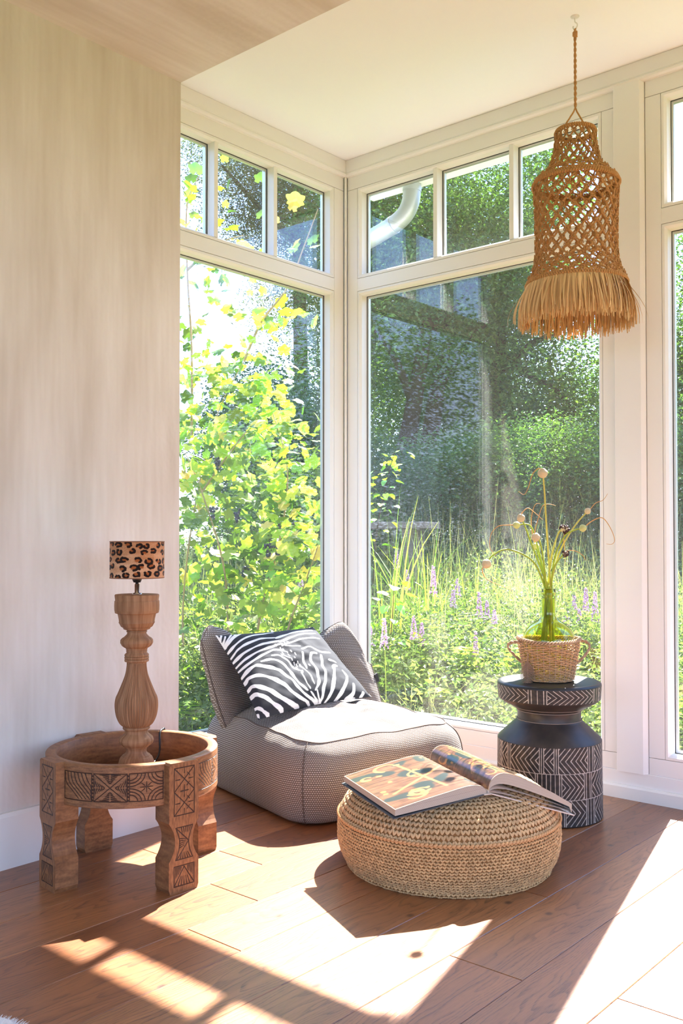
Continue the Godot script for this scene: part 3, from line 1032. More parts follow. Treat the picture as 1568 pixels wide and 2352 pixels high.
	for k in 4:
		var turn := Basis(Vector3.UP, PI / 2 * k)
		s = new_st()
		extrude(s, lower, 0.198, 0.236, 0.0025, Transform3D(turn, Vector3.ZERO))
		extrude(s, out, 0.2355, 0.2655, 0.0025, Transform3D(turn, Vector3.ZERO))
		var leg := obj("leg", s, wm, t)
		var f := new_st()
		f.set_smooth_group(-1)
		var tri := Geometry2D.triangulate_polygon(out)
		for i in range(0, tri.size(), 3):
			var q = [out[tri[i]], out[tri[i + 1]], out[tri[i + 2]]]
			if (q[1] - q[0]).cross(q[2] - q[0]) < 0.0: q = [q[0], q[2], q[1]]
			for j in [0, 2, 1]:
				var e: Vector2 = q[j] * Vector2(0.955, 0.985) + Vector2(0, 0.003)
				vert(f, turn * Vector3(e.x, e.y, 0.2658), Vector2(q[j].x / 0.095 + 0.5, 1.0 - q[j].y / 0.351))
		obj("carved_face", f, legface, leg)
		f = new_st()
		lathe(f, [Vector2(0.014, -0.0), Vector2(0.014, 0.004), Vector2(0.001, 0.0045)], 16, turn * Vector3(0, -0.0015, 0.233))
		obj("felt_pad", f, M.skirting_paint, leg)

func lamp() -> void:
	var light := rgb8(180, 134, 98)
	var dark := rgb8(126, 86, 58)
	var wm := mat("baluster_wood", Color(1, 1, 1), 0.62, {"tex": wood_tex(256, 512, null, light, dark, dark, 0.025, 0.012, 41), "spec": 0.3})
	# leopard print
	var S := Sheet.new(1024, 256)
	var B := Sheet.new(1024, 256)
	for gy in 5:
		for gx in 15:
			var c := Vector2((gx + 0.5 + rf(-0.28, 0.28) + 0.5 * (gy % 2)) * 68.2, (gy + 0.5 + rf(-0.25, 0.25)) * 51.2)
			var a0 := rf(0.0, TAU)
			var span := rf(3.2, 6.0)
			var rx := rf(15.0, 24.0)
			var ry := rf(11.0, 17.0)
			B.line(c - Vector2(rx * 0.35, 0), c + Vector2(rx * 0.35, 0), ry * 0.5, ry * 0.5, 7.0)
			var pts := []
			for i in 12:
				var a := a0 + span * i / 11.0
				pts.append(c + Vector2(rx * cos(a), ry * sin(a)) * rf(0.88, 1.12))
			for i in 11:
				if rf(0, 1) < 0.86: S.line(pts[i], pts[i + 1], rf(4.0, 7.5), rf(4.0, 7.5), 2.5)
	var fur := noise(61, 1.0, 3)
	var leo := tex(1024, 256, func(x, y):
		var g: float = 0.5 + 0.5 * fur.get_noise_2d(x * 0.25 + y * 0.12, y * 0.05) + 0.6 * fur.get_noise_2d(x * 0.004, y * 0.012)
		var c := rgb8(160, 96, 54).lerp(rgb8(222, 176, 140), clampf(g * 0.65 + y / 520.0, 0.0, 1.0))
		c = c.lerp(rgb8(150, 76, 34), B.d[y * 1024 + x] * 0.85)
		return c.lerp(rgb8(30, 20, 18), S.d[y * 1024 + x] * 0.95))
	var shm := mat("leopard_cloth", Color(1, 1, 1), 0.8, {"tex": leo, "rim": 0.3, "spec": 0.2})
	var t := thing("table_lamp", "turned wooden baluster lamp with a leopard-print shade", "lamp", Vector3(0.604, 0.262, 1.644))
	var px := 0.001281
	var Y = func(p): return 0.949 - (p - 1245.0) * px - 0.262     # height above the table for a photograph row
	var prof := []
	for q in [[45.5, 1786], [45.5, 1776], [43, 1772], [42, 1752], [39.5, 1744], [37.5, 1738], [35, 1733], [31.5, 1731.5], [31.5, 1729], [28.5, 1728], [23.5, 1723], [22.5, 1719], [23.5, 1714], [27, 1711], [27.5, 1709.5], [33, 1706], [37.5, 1701], [39, 1695.5], [37, 1689], [31.5, 1684], [27.5, 1680.5], [25.7, 1678.5], [25.7, 1673.5], [26.5, 1671], [30.5, 1669.5], [30.5, 1665.5], [29, 1664]]:
		prof.append(Vector2(q[0] * px, Y.call(q[1])))
	var s := new_st()
	lathe(s, crisp(prof), 64, Vector3.ZERO, null, 3.0)
	var base := obj("base", s, wm, t)
	s = new_st()
	cbox(s, Vector3(-0.068, 0.0, -0.068), Vector3(0.068, 0.014, 0.068), 0.003)
	obj("plinth", s, wm, t)
	# fluted belly
	var belly := smooth([Vector2(30.0, 1664), Vector2(38.5, 1656), Vector2(45.8, 1639), Vector2(48.8, 1617), Vector2(47, 1600), Vector2(42.2, 1589), Vector2(33.5, 1568), Vector2(25.8, 1547), Vector2(22.8, 1530), Vector2(22.2, 1521)], 4).map(func(q): return Vector2(q.x * px, Y.call(q.y)))
	s = new_st()
	lathe(s, belly, 288, Vector3.ZERO, func(a, y, r): return r * (1.0 - 0.055 * pow(absf(cos(a * 24.0)), 2.5)), 3.0)
	obj("fluted_belly", s, wm, t)
	prof = []
	for q in [[22.3, 1521], [22.3, 1518.5], [27.2, 1517], [27.5, 1512.5], [24.5, 1511.5], [27.5, 1510.5], [27.5, 1506.5], [24.5, 1505.5], [27.5, 1504.5], [27.2, 1501], [24, 1498], [22.5, 1495.5], [24.3, 1493], [22.3, 1491.5], [24.3, 1490], [24, 1487], [27.3, 1485.5], [33, 1481.5], [36.9, 1474.5], [36.5, 1468], [33, 1464], [28.5, 1461.5], [26.5, 1459.5], [22, 1454.5], [21.5, 1451], [24, 1448.5], [21.3, 1447], [24.3, 1445.5], [30, 1443.5], [30.2, 1441], [35.5, 1437.5], [39.5, 1430], [40.8, 1428.5], [39.8, 1426.5], [40.6, 1420], [43.2, 1408.5], [49.2, 1406.5], [49.6, 1402.5], [50.3, 1400.5], [50.6, 1390], [50.2, 1379.5], [48.6, 1378], [50, 1366.5], [49, 1364.6], [2, 1364]]:
		prof.append(Vector2(q[0] * px, Y.call(q[1])))
	s = new_st()
	lathe(s, crisp(prof), 64, Vector3.ZERO, null, 3.0)
	obj("capital", s, wm, t)
	var f := new_st()
	lathe(f, [Vector2(11.5 * px, Y.call(1364)), Vector2(11 * px, Y.call(1362)), Vector2(5.5 * px, Y.call(1360.5)), Vector2(5.5 * px, Y.call(1342)), Vector2(4 * px, Y.call(1340.5)), Vector2(3.4 * px, Y.call(1337)), Vector2(1 * px, Y.call(1337))], 24)
	obj("metal_stem", f, M.steel, t)
	f = new_st()
	lathe(f, [Vector2(1 * px, Y.call(1338)), Vector2(8 * px, Y.call(1337.5)), Vector2(10.5 * px, Y.call(1332)), Vector2(11.7 * px, Y.call(1326)), Vector2(11.7 * px, Y.call(1300)), Vector2(1 * px, Y.call(1300))], 24)
	obj("lamp_holder", f, M.black_plastic, t)
	var sh := new_st()
	var ytop: float = Y.call(1244.5)
	var ybot: float = Y.call(1326.5)
	for e in [[0.0785, 1.0], [0.0765, -1.0]]:
		sh.set_smooth_group(0)
		for i in 64:
			var q := []
			for k in [[i, ybot], [i, ytop], [i + 1, ytop], [i + 1, ybot]]:
				var a: float = TAU * k[0] / 64.0
				q.append([Vector3(e[0] * cos(a), k[1], -e[0] * sin(a)), Vector2(k[0] / 64.0, 0.98 if k[1] == ybot else 0.02)])
			for k in ([0, 1, 2, 0, 2, 3] if e[1] > 0 else [0, 2, 1, 0, 3, 2]): vert(sh, q[k][0], q[k][1])
	var shade := obj("shade", sh, shm, t)
	for yy in [ytop, ybot]:
		sh = new_st()
		var ring := []
		for i in 65: ring.append(Vector3(0.0777 * cos(TAU * i / 64.0), yy, 0.0777 * sin(TAU * i / 64.0)))
		tube(sh, ring, 0.0016, 0.0016, 6, false)
		obj("shade_rim", sh, mat("shade_trim", rgb8(140, 92, 62), 0.8), shade)
	# flex over the rim and down to the floor behind the table
	var o := t.position
	var rimp := Vector3(0.470, 0.3535, 1.442)
	s = new_st()
	tube(s, curve([Vector3(0.575, 0.268, 1.60) - o, Vector3(0.53, 0.268, 1.53) - o, Vector3(0.500, 0.290, 1.478) - o, rimp + Vector3(0.012, -0.008, 0.020) - o, rimp - o, rimp + Vector3(-0.012, -0.016, -0.020) - o, Vector3(0.44, 0.18, 1.39) - o, Vector3(0.435, 0.02, 1.37) - o, Vector3(0.43, 0.004, 1.30) - o, Vector3(0.42, 0.004, 1.2) - o, Vector3(0.345, 0.004, 1.13) - o, Vector3(0.2, 0.004, 1.15) - o], 6), 0.003, 0.003, 8)
	obj("cord", s, M.black_plastic, t).set_meta("label", "black flex over the table rim")

# ---------------------------------------------------------------- pouf and book
func pouf() -> void:
	var P := thing("pouf", "round crocheted jute pouf with an open book on top", "pouf", Vector3(1.256, 0, 0.999))
	var base := smooth([Vector2(0.002, 0.0), Vector2(0.27, 0.0), Vector2(0.302, 0.018), Vector2(0.319, 0.05), Vector2(0.326, 0.095), Vector2(0.322, 0.143), Vector2(0.304, 0.184), Vector2(0.265, 0.222), Vector2(0.2, 0.247), Vector2(0.1, 0.258), Vector2(0.002, 0.26)], 6)
	var s := new_st()
	lathe(s, base, 96)
	obj("core", s, mat("jute_shadow", rgb8(136, 98, 60), 1.0, {"spec": 0.05}), P)
	# stitches: leaning double loops in rings
	var L := [0.0]
	for k in range(1, base.size()): L.append(L[-1] + base[k].distance_to(base[k - 1]))
	var on = func(d):
		for k in range(1, base.size()):
			if L[k] >= d:
				var t: float = (d - L[k - 1]) / maxf(L[k] - L[k - 1], 1e-6)
				return [base[k - 1].lerp(base[k], t), (base[k] - base[k - 1]).normalized()]
		return [base[-1], Vector2(-1, 0)]
	var v := new_st()
	for sg in [-1, 1]:
		ellipsoid(v, Vector3(0.17 * sg, 0, 0.02), Vector3(0.27, 0.56, 0.30), 8, 5, Basis(Vector3(0, 0, 1), -0.62 * sg))
	var loop_mesh := done(v)
	var m := mat("jute", Color(1, 1, 1), 0.95, {"vc": true, "spec": 0.12, "rim": 0.2})
	var d := 0.262
	var where := {"side_stitches": [], "top_stitches": []}
	var tint := {"side_stitches": [], "top_stitches": []}
	var jn := noise(12, 3.0, 2)
	while d < L[-1] - 0.01:
		var q = on.call(d)
		var r: float = q[0].x
		var y: float = q[0].y
		var side: bool = y < 0.147 and r > 0.2
		var pitch := 0.0086 if side else 0.0150
		if r < 0.012: break
		var n := maxi(6, int(TAU * r / (0.0122 if side else 0.0136)))
		var tan2: Vector2 = q[1]
		var which := "side_stitches" if side else "top_stitches"
		var ph := rf(0, 1)
		for i in n:
			var a := TAU * (i + ph) / n
			var out := Vector3(cos(a), 0, -sin(a))
			var up := out * tan2.x + Vector3(0, tan2.y, 0)
			var rt := Vector3(-sin(a), 0, -cos(a))
			var nr := rt.cross(up).normalized()
			var b := Basis(rt * (TAU * r / n) * rf(0.92, 1.12), up * pitch * rf(0.95, 1.2), nr * 0.0085 * rf(0.85, 1.2)) * Basis(Vector3(0, 0, 1), rf(-0.18, 0.18))
			var p := out * r + Vector3(0, y, 0) + nr * (0.001 + rf(-0.0008, 0.0012))
			where[which].append(Transform3D(b, p))
			var g: float = rf(0.78, 1.12) * (1.0 + 0.14 * jn.get_noise_3d(p.x, p.y * 3.0, p.z))
			tint[which].append(Color(0.60 * g, 0.37 * g, 0.165 * g) if side else Color(0.58 * g, 0.385 * g, 0.195 * g))
		d += pitch
	for k in where: scatter(k, loop_mesh, m, where[k], tint[k], P)
	# the chained ridge between side and top
	s = new_st()
	var n := 170
	for i in n:
		var a := TAU * i / n
		var b := Basis(Vector3.UP, a)
		ellipsoid(s, b * Vector3(0.3265, 0.148, 0), Vector3(0.005, 0.0045, 0.008), 6, 4, b * Basis(Vector3(1, 0, 0), 0.5))
	obj("ridge", s, mat("jute_ridge", rgb8(204, 160, 112), 0.95, {"spec": 0.1}), P)
	# stray fibres
	s = new_st()
	for i in 46:
		var a := rf(0.2, TAU)
		var q = on.call(rf(0.27, L[-1] * 0.8))
		var p := Vector3(q[0].x * cos(a), q[0].y, -q[0].x * sin(a))
		var o := Vector3(cos(a), 0.25, -sin(a))
		var e := Vector3(rf(-1, 1), rf(-0.6, 0.8), rf(-1, 1)) * 0.012
		tube(s, curve([p, p + o * 0.008 + e * 0.3, p + o * rf(0.010, 0.016) + e, p + o * 0.012 + e * 2.0], 4), 0.0003, 0.00015, 4, false)
	var fib := obj("stray_fibres", s, M.jute_ridge, P)
	fib.set_meta("kind", "stuff")

func book() -> void:
	var yaw := 0.456
	var e := Vector3(cos(yaw), -0.03, sin(yaw)).normalized()              # along the spine, towards the viewer
	var l := Vector3(-sin(yaw), 0.0, cos(yaw)).normalized()
	var up := l.cross(e).normalized()
	if up.y < 0.0: up = -up
	var b := thing("open_book", "large open picture book lying across the jute pouf", "book", Vector3(1.314, 0.262, 1.042))
	var Lh := 0.170
	# page prints: brown timber, dark hollows, gilded shapes
	var print_page = func(sd, strip):
		var a := noise(sd, 1.0, 4)
		var S := Sheet.new(384, 448)
		var D := Sheet.new(384, 448)
		for i in 9:
			var c := Vector2(rf(30, 350), rf(30, 420))
			D.line(c, c + Vector2(rf(-60, 60), rf(-50, 50)), rf(14, 34), rf(6, 20), 9.0)
		for i in 8:
			var c := Vector2(rf(40, 340), rf(40, 400))
			var pts := []
			var r := rf(18, 46)
			var a0 := rf(0, TAU)
			for k in 14: pts.append(c + Vector2.from_angle(a0 + k * 0.33) * r * (1.0 - k * 0.03))
			S.path(pts, rf(3, 8), 2.0, 3.0)
		for i in 16:
			var c := Vector2(rf(20, 360), rf(20, 430))
			S.line(c, c + Vector2(rf(-8, 8), rf(-8, 8)), rf(3, 9), rf(2, 6), 4.0)
		S.line(Vector2(70, 300), Vector2(330, 130), 4.0, 4.0, 3.0)
		S.line(Vector2(200, 60), Vector2(230, 390), 3.5, 3.5, 3.0)
		return tex(384, 448, func(x, y):
			var g: float = 0.5 + 0.45 * a.get_noise_2d(x * 0.004, y * 0.05) + 0.3 * a.get_noise_2d(x * 0.02 + 9.0, y * 0.02)
			var c := rgb8(58, 38, 27).lerp(rgb8(132, 92, 64), clampf(g, 0.0, 1.0))
			c = c.lerp(rgb8(34, 46, 44), D.d[y * 384 + x] * 0.9)
			c = c.lerp(rgb8(196, 138, 76), S.d[y * 384 + x] * (0.45 + 0.45 * g))
			if x < 4 or y < 4 or x > 380 or y > 444: c = rgb8(206, 176, 146)
			return c)
	var pm := [mat("page_left", Color(1, 1, 1), 0.28, {"tex": print_page.call(101, 0), "spec": 0.5}), mat("page_right", Color(1, 1, 1), 0.22, {"tex": print_page.call(202, 1), "spec": 0.55})]
	var lines := tex(8, 64, func(x, y): return rgb8(214, 202, 184) * (0.45 + 0.55 * absf(sin(y * 0.6)) + 0.0 * x))
	var edge := mat("page_edges", Color(1, 1, 1), 0.8, {"tex": lines, "spec": 0.2, "uv": Vector3(1, 60, 1)})
	var board := mat("book_board", rgb8(70, 74, 78), 0.55)
	var boardr := mat("book_board_pale", rgb8(214, 200, 186), 0.6)
	var paper := mat("paper", rgb8(236, 228, 216), 0.7)
	var put = func(x, y, z): return e * z + up * y + l * x           # x to the left of the spine, y above the boards, z along it
	var dl := 0.030
	var dr := 0.085
	# boards
	var plate = func(called, x0, x1, y0, y1, mm, th):
		var s := new_st()
		var d: Vector3 = (put.call(x1, y1, 0) - put.call(x0, y0, 0))
		var ax: Vector3 = d.normalized()
		var nn := ax.cross(e).normalized()
		if nn.y < 0.0: nn = -nn
		cbox(s, Vector3(0, -th, -Lh - 0.004), Vector3(d.length(), 0, Lh + 0.004), 0.0012, Transform3D(Basis(ax, nn, e), put.call(x0, y0, 0)))
		return obj(called, s, mm, b)
	plate.call("cover", 0.012, 0.288, 0.003, -dl * 0.288 / 0.28, board, 0.0032)
	plate.call("cover", -0.012, -0.290, 0.003, -dr * 0.29 / 0.28, boardr, 0.0032)
	plate.call("spine", -0.012, 0.012, 0.003, 0.003, boardr, 0.003)
	# page blocks: curved section swept along the spine
	var blockl := smooth([Vector2(0.004, 0.012), Vector2(0.02, 0.026), Vector2(0.06, 0.029), Vector2(0.13, 0.018), Vector2(0.21, 0.004), Vector2(0.281, -0.010)], 5)
	var blockr := smooth([Vector2(-0.004, 0.012), Vector2(-0.012, 0.036), Vector2(-0.035, 0.052), Vector2(-0.07, 0.050), Vector2(-0.13, 0.026), Vector2(-0.21, -0.014), Vector2(-0.282, -0.056)], 5)
	var sheet = func(called, prof, lift, mm, flip, z0, z1, parent):
		var s := new_st()
		s.set_smooth_group(0)
		var n: int = prof.size() - 1
		for j in 6:
			for i in n:
				var q := []
				for k in [[i, j], [i + 1, j], [i + 1, j + 1], [i, j + 1]]:
					var t: float = float(k[0]) / n
					var z := lerpf(z0, z1, k[1] / 6.0)
					q.append([put.call(prof[k[0]].x, prof[k[0]].y + lift * sin(t * PI * 0.9), z), Vector2(1.0 - t if flip else t, 1.0 - k[1] / 6.0)])
				for k in ([0, 1, 2, 0, 2, 3] if not flip else [0, 2, 1, 0, 3, 2]): vert(s, q[k][0], q[k][1])
		return obj(called, s, mm, parent)
	for side in 2:
		var prof = blockr if side else blockl
		var bot := -dr if side else -dl
		var s := new_st()
		s.set_smooth_group(-1)
		var n: int = prof.size() - 1
		var x1: float = prof[n].x
		var floor_y = func(x): return 0.0036 + bot * absf(x) / 0.28
		for z in [-Lh, Lh]:
			for i in n:
				var A: Vector2 = prof[i]
				var B: Vector2 = prof[i + 1]
				var q = [put.call(A.x, floor_y.call(A.x), z), put.call(B.x, floor_y.call(B.x), z), put.call(B.x, B.y, z), put.call(A.x, A.y, z)]
				if side: q[0] = put.call(A.x, lerpf(floor_y.call(A.x), A.y, 0.55), z); q[1] = put.call(B.x, lerpf(floor_y.call(B.x), B.y, 0.55 if i < n - 1 else 0.0), z)
				poly(s, q, put.call(A.x * 0.5 + B.x * 0.5, A.y - 0.01, 0), [Vector2(0, 0), Vector2(1, 0), Vector2(1, B.y - floor_y.call(B.x)), Vector2(0, A.y - floor_y.call(A.x))])
		var fx = [put.call(x1, floor_y.call(x1), -Lh), put.call(x1, floor_y.call(x1), Lh), put.call(x1, prof[n].y, Lh), put.call(x1, prof[n].y, -Lh)]
		poly(s, fx, put.call(0, 0, 0), [Vector2(0, 0), Vector2(1, 0), Vector2(1, prof[n].y - floor_y.call(x1)), Vector2(0, prof[n].y - floor_y.call(x1))])
		var blk := obj("page_block", s, edge, b)
		if side:
			# the lower pages fan apart
			for k in 3:
				var f := 0.12 + 0.22 * k
				var low := []
				for q in prof: low.append(Vector2(q.x, lerpf(floor_y.call(q.x), q.y, f)))
				sheet.call("loose_page", low, 0.0, paper, true, -Lh, Lh, blk)
		sheet.call("page", prof, 0.0006, pm[side], side == 1, -Lh + 0.0005, Lh - 0.0005, b)

# ---------------------------------------------------------------- stool
func stool() -> void:
	var t := thing("carved_stool", "black drum stool with white carved chevrons beside the pouf", "stool", Vector3(1.246, 0, 0.361))
	var chalk := rgb8(206, 194, 182)
	var rub := noise(71, 0.02, 3)
	var dark_tex = func(sheet, w, h):
		return tex(w, h, func(x, y):
			var g: float = clampf(0.5 + 0.8 * rub.get_noise_2d(x, y), 0.0, 1.0)
			var c := rgb8(40, 39, 40).lerp(rgb8(78, 66, 58), g * 0.8)
			return c.lerp(chalk, sheet.d[y * w + x] * (0.72 + 0.28 * g)) if sheet != null else c)
	# cells: kind and width (in row heights): L and R chevrons with n strokes, B bars with n strokes
	var draw = func(S, y0, y1, cells, u0):
		var h: float = y1 - y0
		var x: float = u0
		for c in cells:
			var w: float = c[1] * h
			var n: int = c[2]
			var lw := 2.3
			S.line(Vector2(x, y0), Vector2(x + rf(-1, 1), y1), lw)
			if c[0] == "B":
				for i in n:
					var px: float = x + w * (i + 0.5) / n
					S.line(Vector2(px, y0 + 1), Vector2(px + rf(-1.5, 1.5), y1 - 1), lw * rf(0.8, 1.15))
			else:
				var sg := 1.0 if c[0] == "R" else -1.0
				var tip := h * 0.42
				for i in n + 3:
					var px: float = w * (i + 0.3) / n - tip * 0.5 - h * 0.12
					for arm in [-1.0, 1.0]:
						# keep each stroke inside its cell
						var a := Vector2(px + tip, 0.5)
						var b := Vector2(px, 0.5 + 0.5 * arm)
						if a.x < 0.0 or b.x > w: continue
						if a.x > w: a = a.lerp(b, (a.x - w) / maxf(a.x - b.x, 1e-3))
						if b.x < 0.0: b = b.lerp(a, -b.x / maxf(a.x - b.x, 1e-3))
						var A := Vector2(x + (a.x if sg > 0 else w - a.x), y0 + a.y * h)
						var Bv := Vector2(x + (b.x if sg > 0 else w - b.x), y0 + b.y * h)
						S.line(A, Bv, lw * rf(0.85, 1.15), lw * rf(0.8, 1.1))
			x += w
	var BW := 2048
	var BH := 480
	var S := Sheet.new(BW, BH)
	var hh := BH / 3.0
	var start := 0.585 * BW
	draw.call(S, 4.0, hh - 3, [["L", 0.78, 5], ["B", 0.16, 1], ["L", 0.42, 2], ["B", 0.2, 1], ["L", 1.32, 6], ["B", 0.17, 1], ["L", 0.40, 2], ["B", 0.17, 1], ["L", 1.3, 6], ["B", 0.4, 2], ["R", 1.3, 6], ["B", 0.3, 2], ["L", 1.2, 6], ["B", 0.25, 1], ["R", 1.1, 5], ["B", 0.4, 2], ["L", 1.55, 7]], start)
	draw.call(S, hh, 2 * hh - 3, [["R", 0.9, 4], ["B", 0.6, 3], ["R", 1.15, 5], ["B", 1.0, 6], ["R", 0.95, 5], ["B", 0.4, 2], ["L", 1.2, 5], ["B", 0.9, 5], ["R", 1.1, 5], ["B", 0.6, 3], ["L", 1.3, 6], ["B", 0.7, 4], ["R", 1.75, 8]], start)
	draw.call(S, 2 * hh, BH - 5.0, [["L", 0.7, 4], ["B", 0.4, 2], ["R", 1.6, 6], ["B", 0.06, 1], ["R", 0.55, 3], ["B", 0.55, 4], ["R", 0.9, 4], ["B", 0.5, 3], ["L", 1.4, 6], ["B", 0.8, 5], ["R", 1.2, 5], ["B", 0.5, 3], ["L", 1.2, 5], ["R", 1.4, 6], ["B", 0.5, 3]], start)
	for y in [hh - 1.0, 2 * hh - 1.0]: S.line(Vector2(0, y), Vector2(BW - 1, y), 1.8)
	var body_m := mat("stool_body", Color(1, 1, 1), 0.5, {"tex": dark_tex.call(S, BW, BH), "bump": relief(S), "depth": 0.12, "spec": 0.4})
	var S2 := Sheet.new(2048, 144)
	draw.call(S2, 4.0, 140.0, [["B", 0.4, 2], ["R", 2.1, 7], ["B", 0.85, 3], ["R", 2.4, 9], ["B", 0.6, 3], ["R", 1.6, 6], ["B", 0.7, 3], ["R", 2.2, 8], ["B", 0.8, 3], ["R", 2.0, 7], ["B", 0.57, 2]], 0.60 * 2048)
	var disc_m := mat("stool_disc", Color(1, 1, 1), 0.5, {"tex": dark_tex.call(S2, 2048, 144), "bump": relief(S2), "depth": 0.12, "spec": 0.4})
	var plain := mat("stool_plain", Color(1, 1, 1), 0.42, {"tex": dark_tex.call(null, 256, 256), "spec": 0.45, "tri": Vector3(3, 3, 3)})
	var topm := mat("stool_top", rgb8(34, 35, 38), 0.38, {"spec": 0.5})
	var ringm := mat("chalk_line", rgb8(150, 136, 124), 0.9)
	var band = func(called, r0, r1, y0, y1, mm):
		var s := new_st()
		s.set_smooth_group(0)
		for i in 96:
			var q := []
			for k in [[i, 0], [i, 1], [i + 1, 1], [i + 1, 0]]:
				var a: float = TAU * k[0] / 96.0
				var r: float = r1 if k[1] else r0
				q.append([Vector3(r * cos(a), y1 if k[1] else y0, -r * sin(a)), Vector2(k[0] / 96.0, 1.0 - k[1])])
			for k in [0, 1, 2, 0, 2, 3]: vert(s, q[k][0], q[k][1])
		return obj(called, s, mm, t)
	band.call("carved_body", 0.181, 0.1785, 0.004, 0.264, body_m)
	band.call("carved_disc", 0.1755, 0.1785, 0.405, 0.453, disc_m)
	var s := new_st()
	lathe(s, [Vector2(0.001, 0.0), Vector2(0.178, 0.0), Vector2(0.181, 0.004)], 72)
	obj("foot", s, plain, t)
	s = new_st()
	lathe(s, [Vector2(0.1785, 0.264), Vector2(0.174, 0.271), Vector2(0.150, 0.293), Vector2(0.118, 0.322), Vector2(0.113, 0.327), Vector2(0.1105, 0.331)], 72)
	obj("shoulder", s, plain, t)
	s = new_st()
	lathe(s, [Vector2(0.1105, 0.329), Vector2(0.109, 0.334), Vector2(0.109, 0.358), Vector2(0.111, 0.363), Vector2(0.128, 0.375), Vector2(0.158, 0.391), Vector2(0.170, 0.399), Vector2(0.1755, 0.405)], 72)
	obj("neck", s, plain, t)
	for q in [[0.1112, 0.3305], [0.1105, 0.3615], [0.124, 0.3725]]:
		s = new_st()
		var ring := []
		for i in 73: ring.append(Vector3(q[0] * cos(TAU * i / 72.0), q[1], q[0] * sin(TAU * i / 72.0)))
		tube(s, ring, 0.0011, 0.0011, 5, false)
		obj("worn_edge", s, ringm, t)
	s = new_st()
	lathe(s, [Vector2(0.1785, 0.453), Vector2(0.1775, 0.458), Vector2(0.173, 0.4615), Vector2(0.165, 0.4625), Vector2(0.001, 0.463)], 72)
	obj("top", s, topm, t)

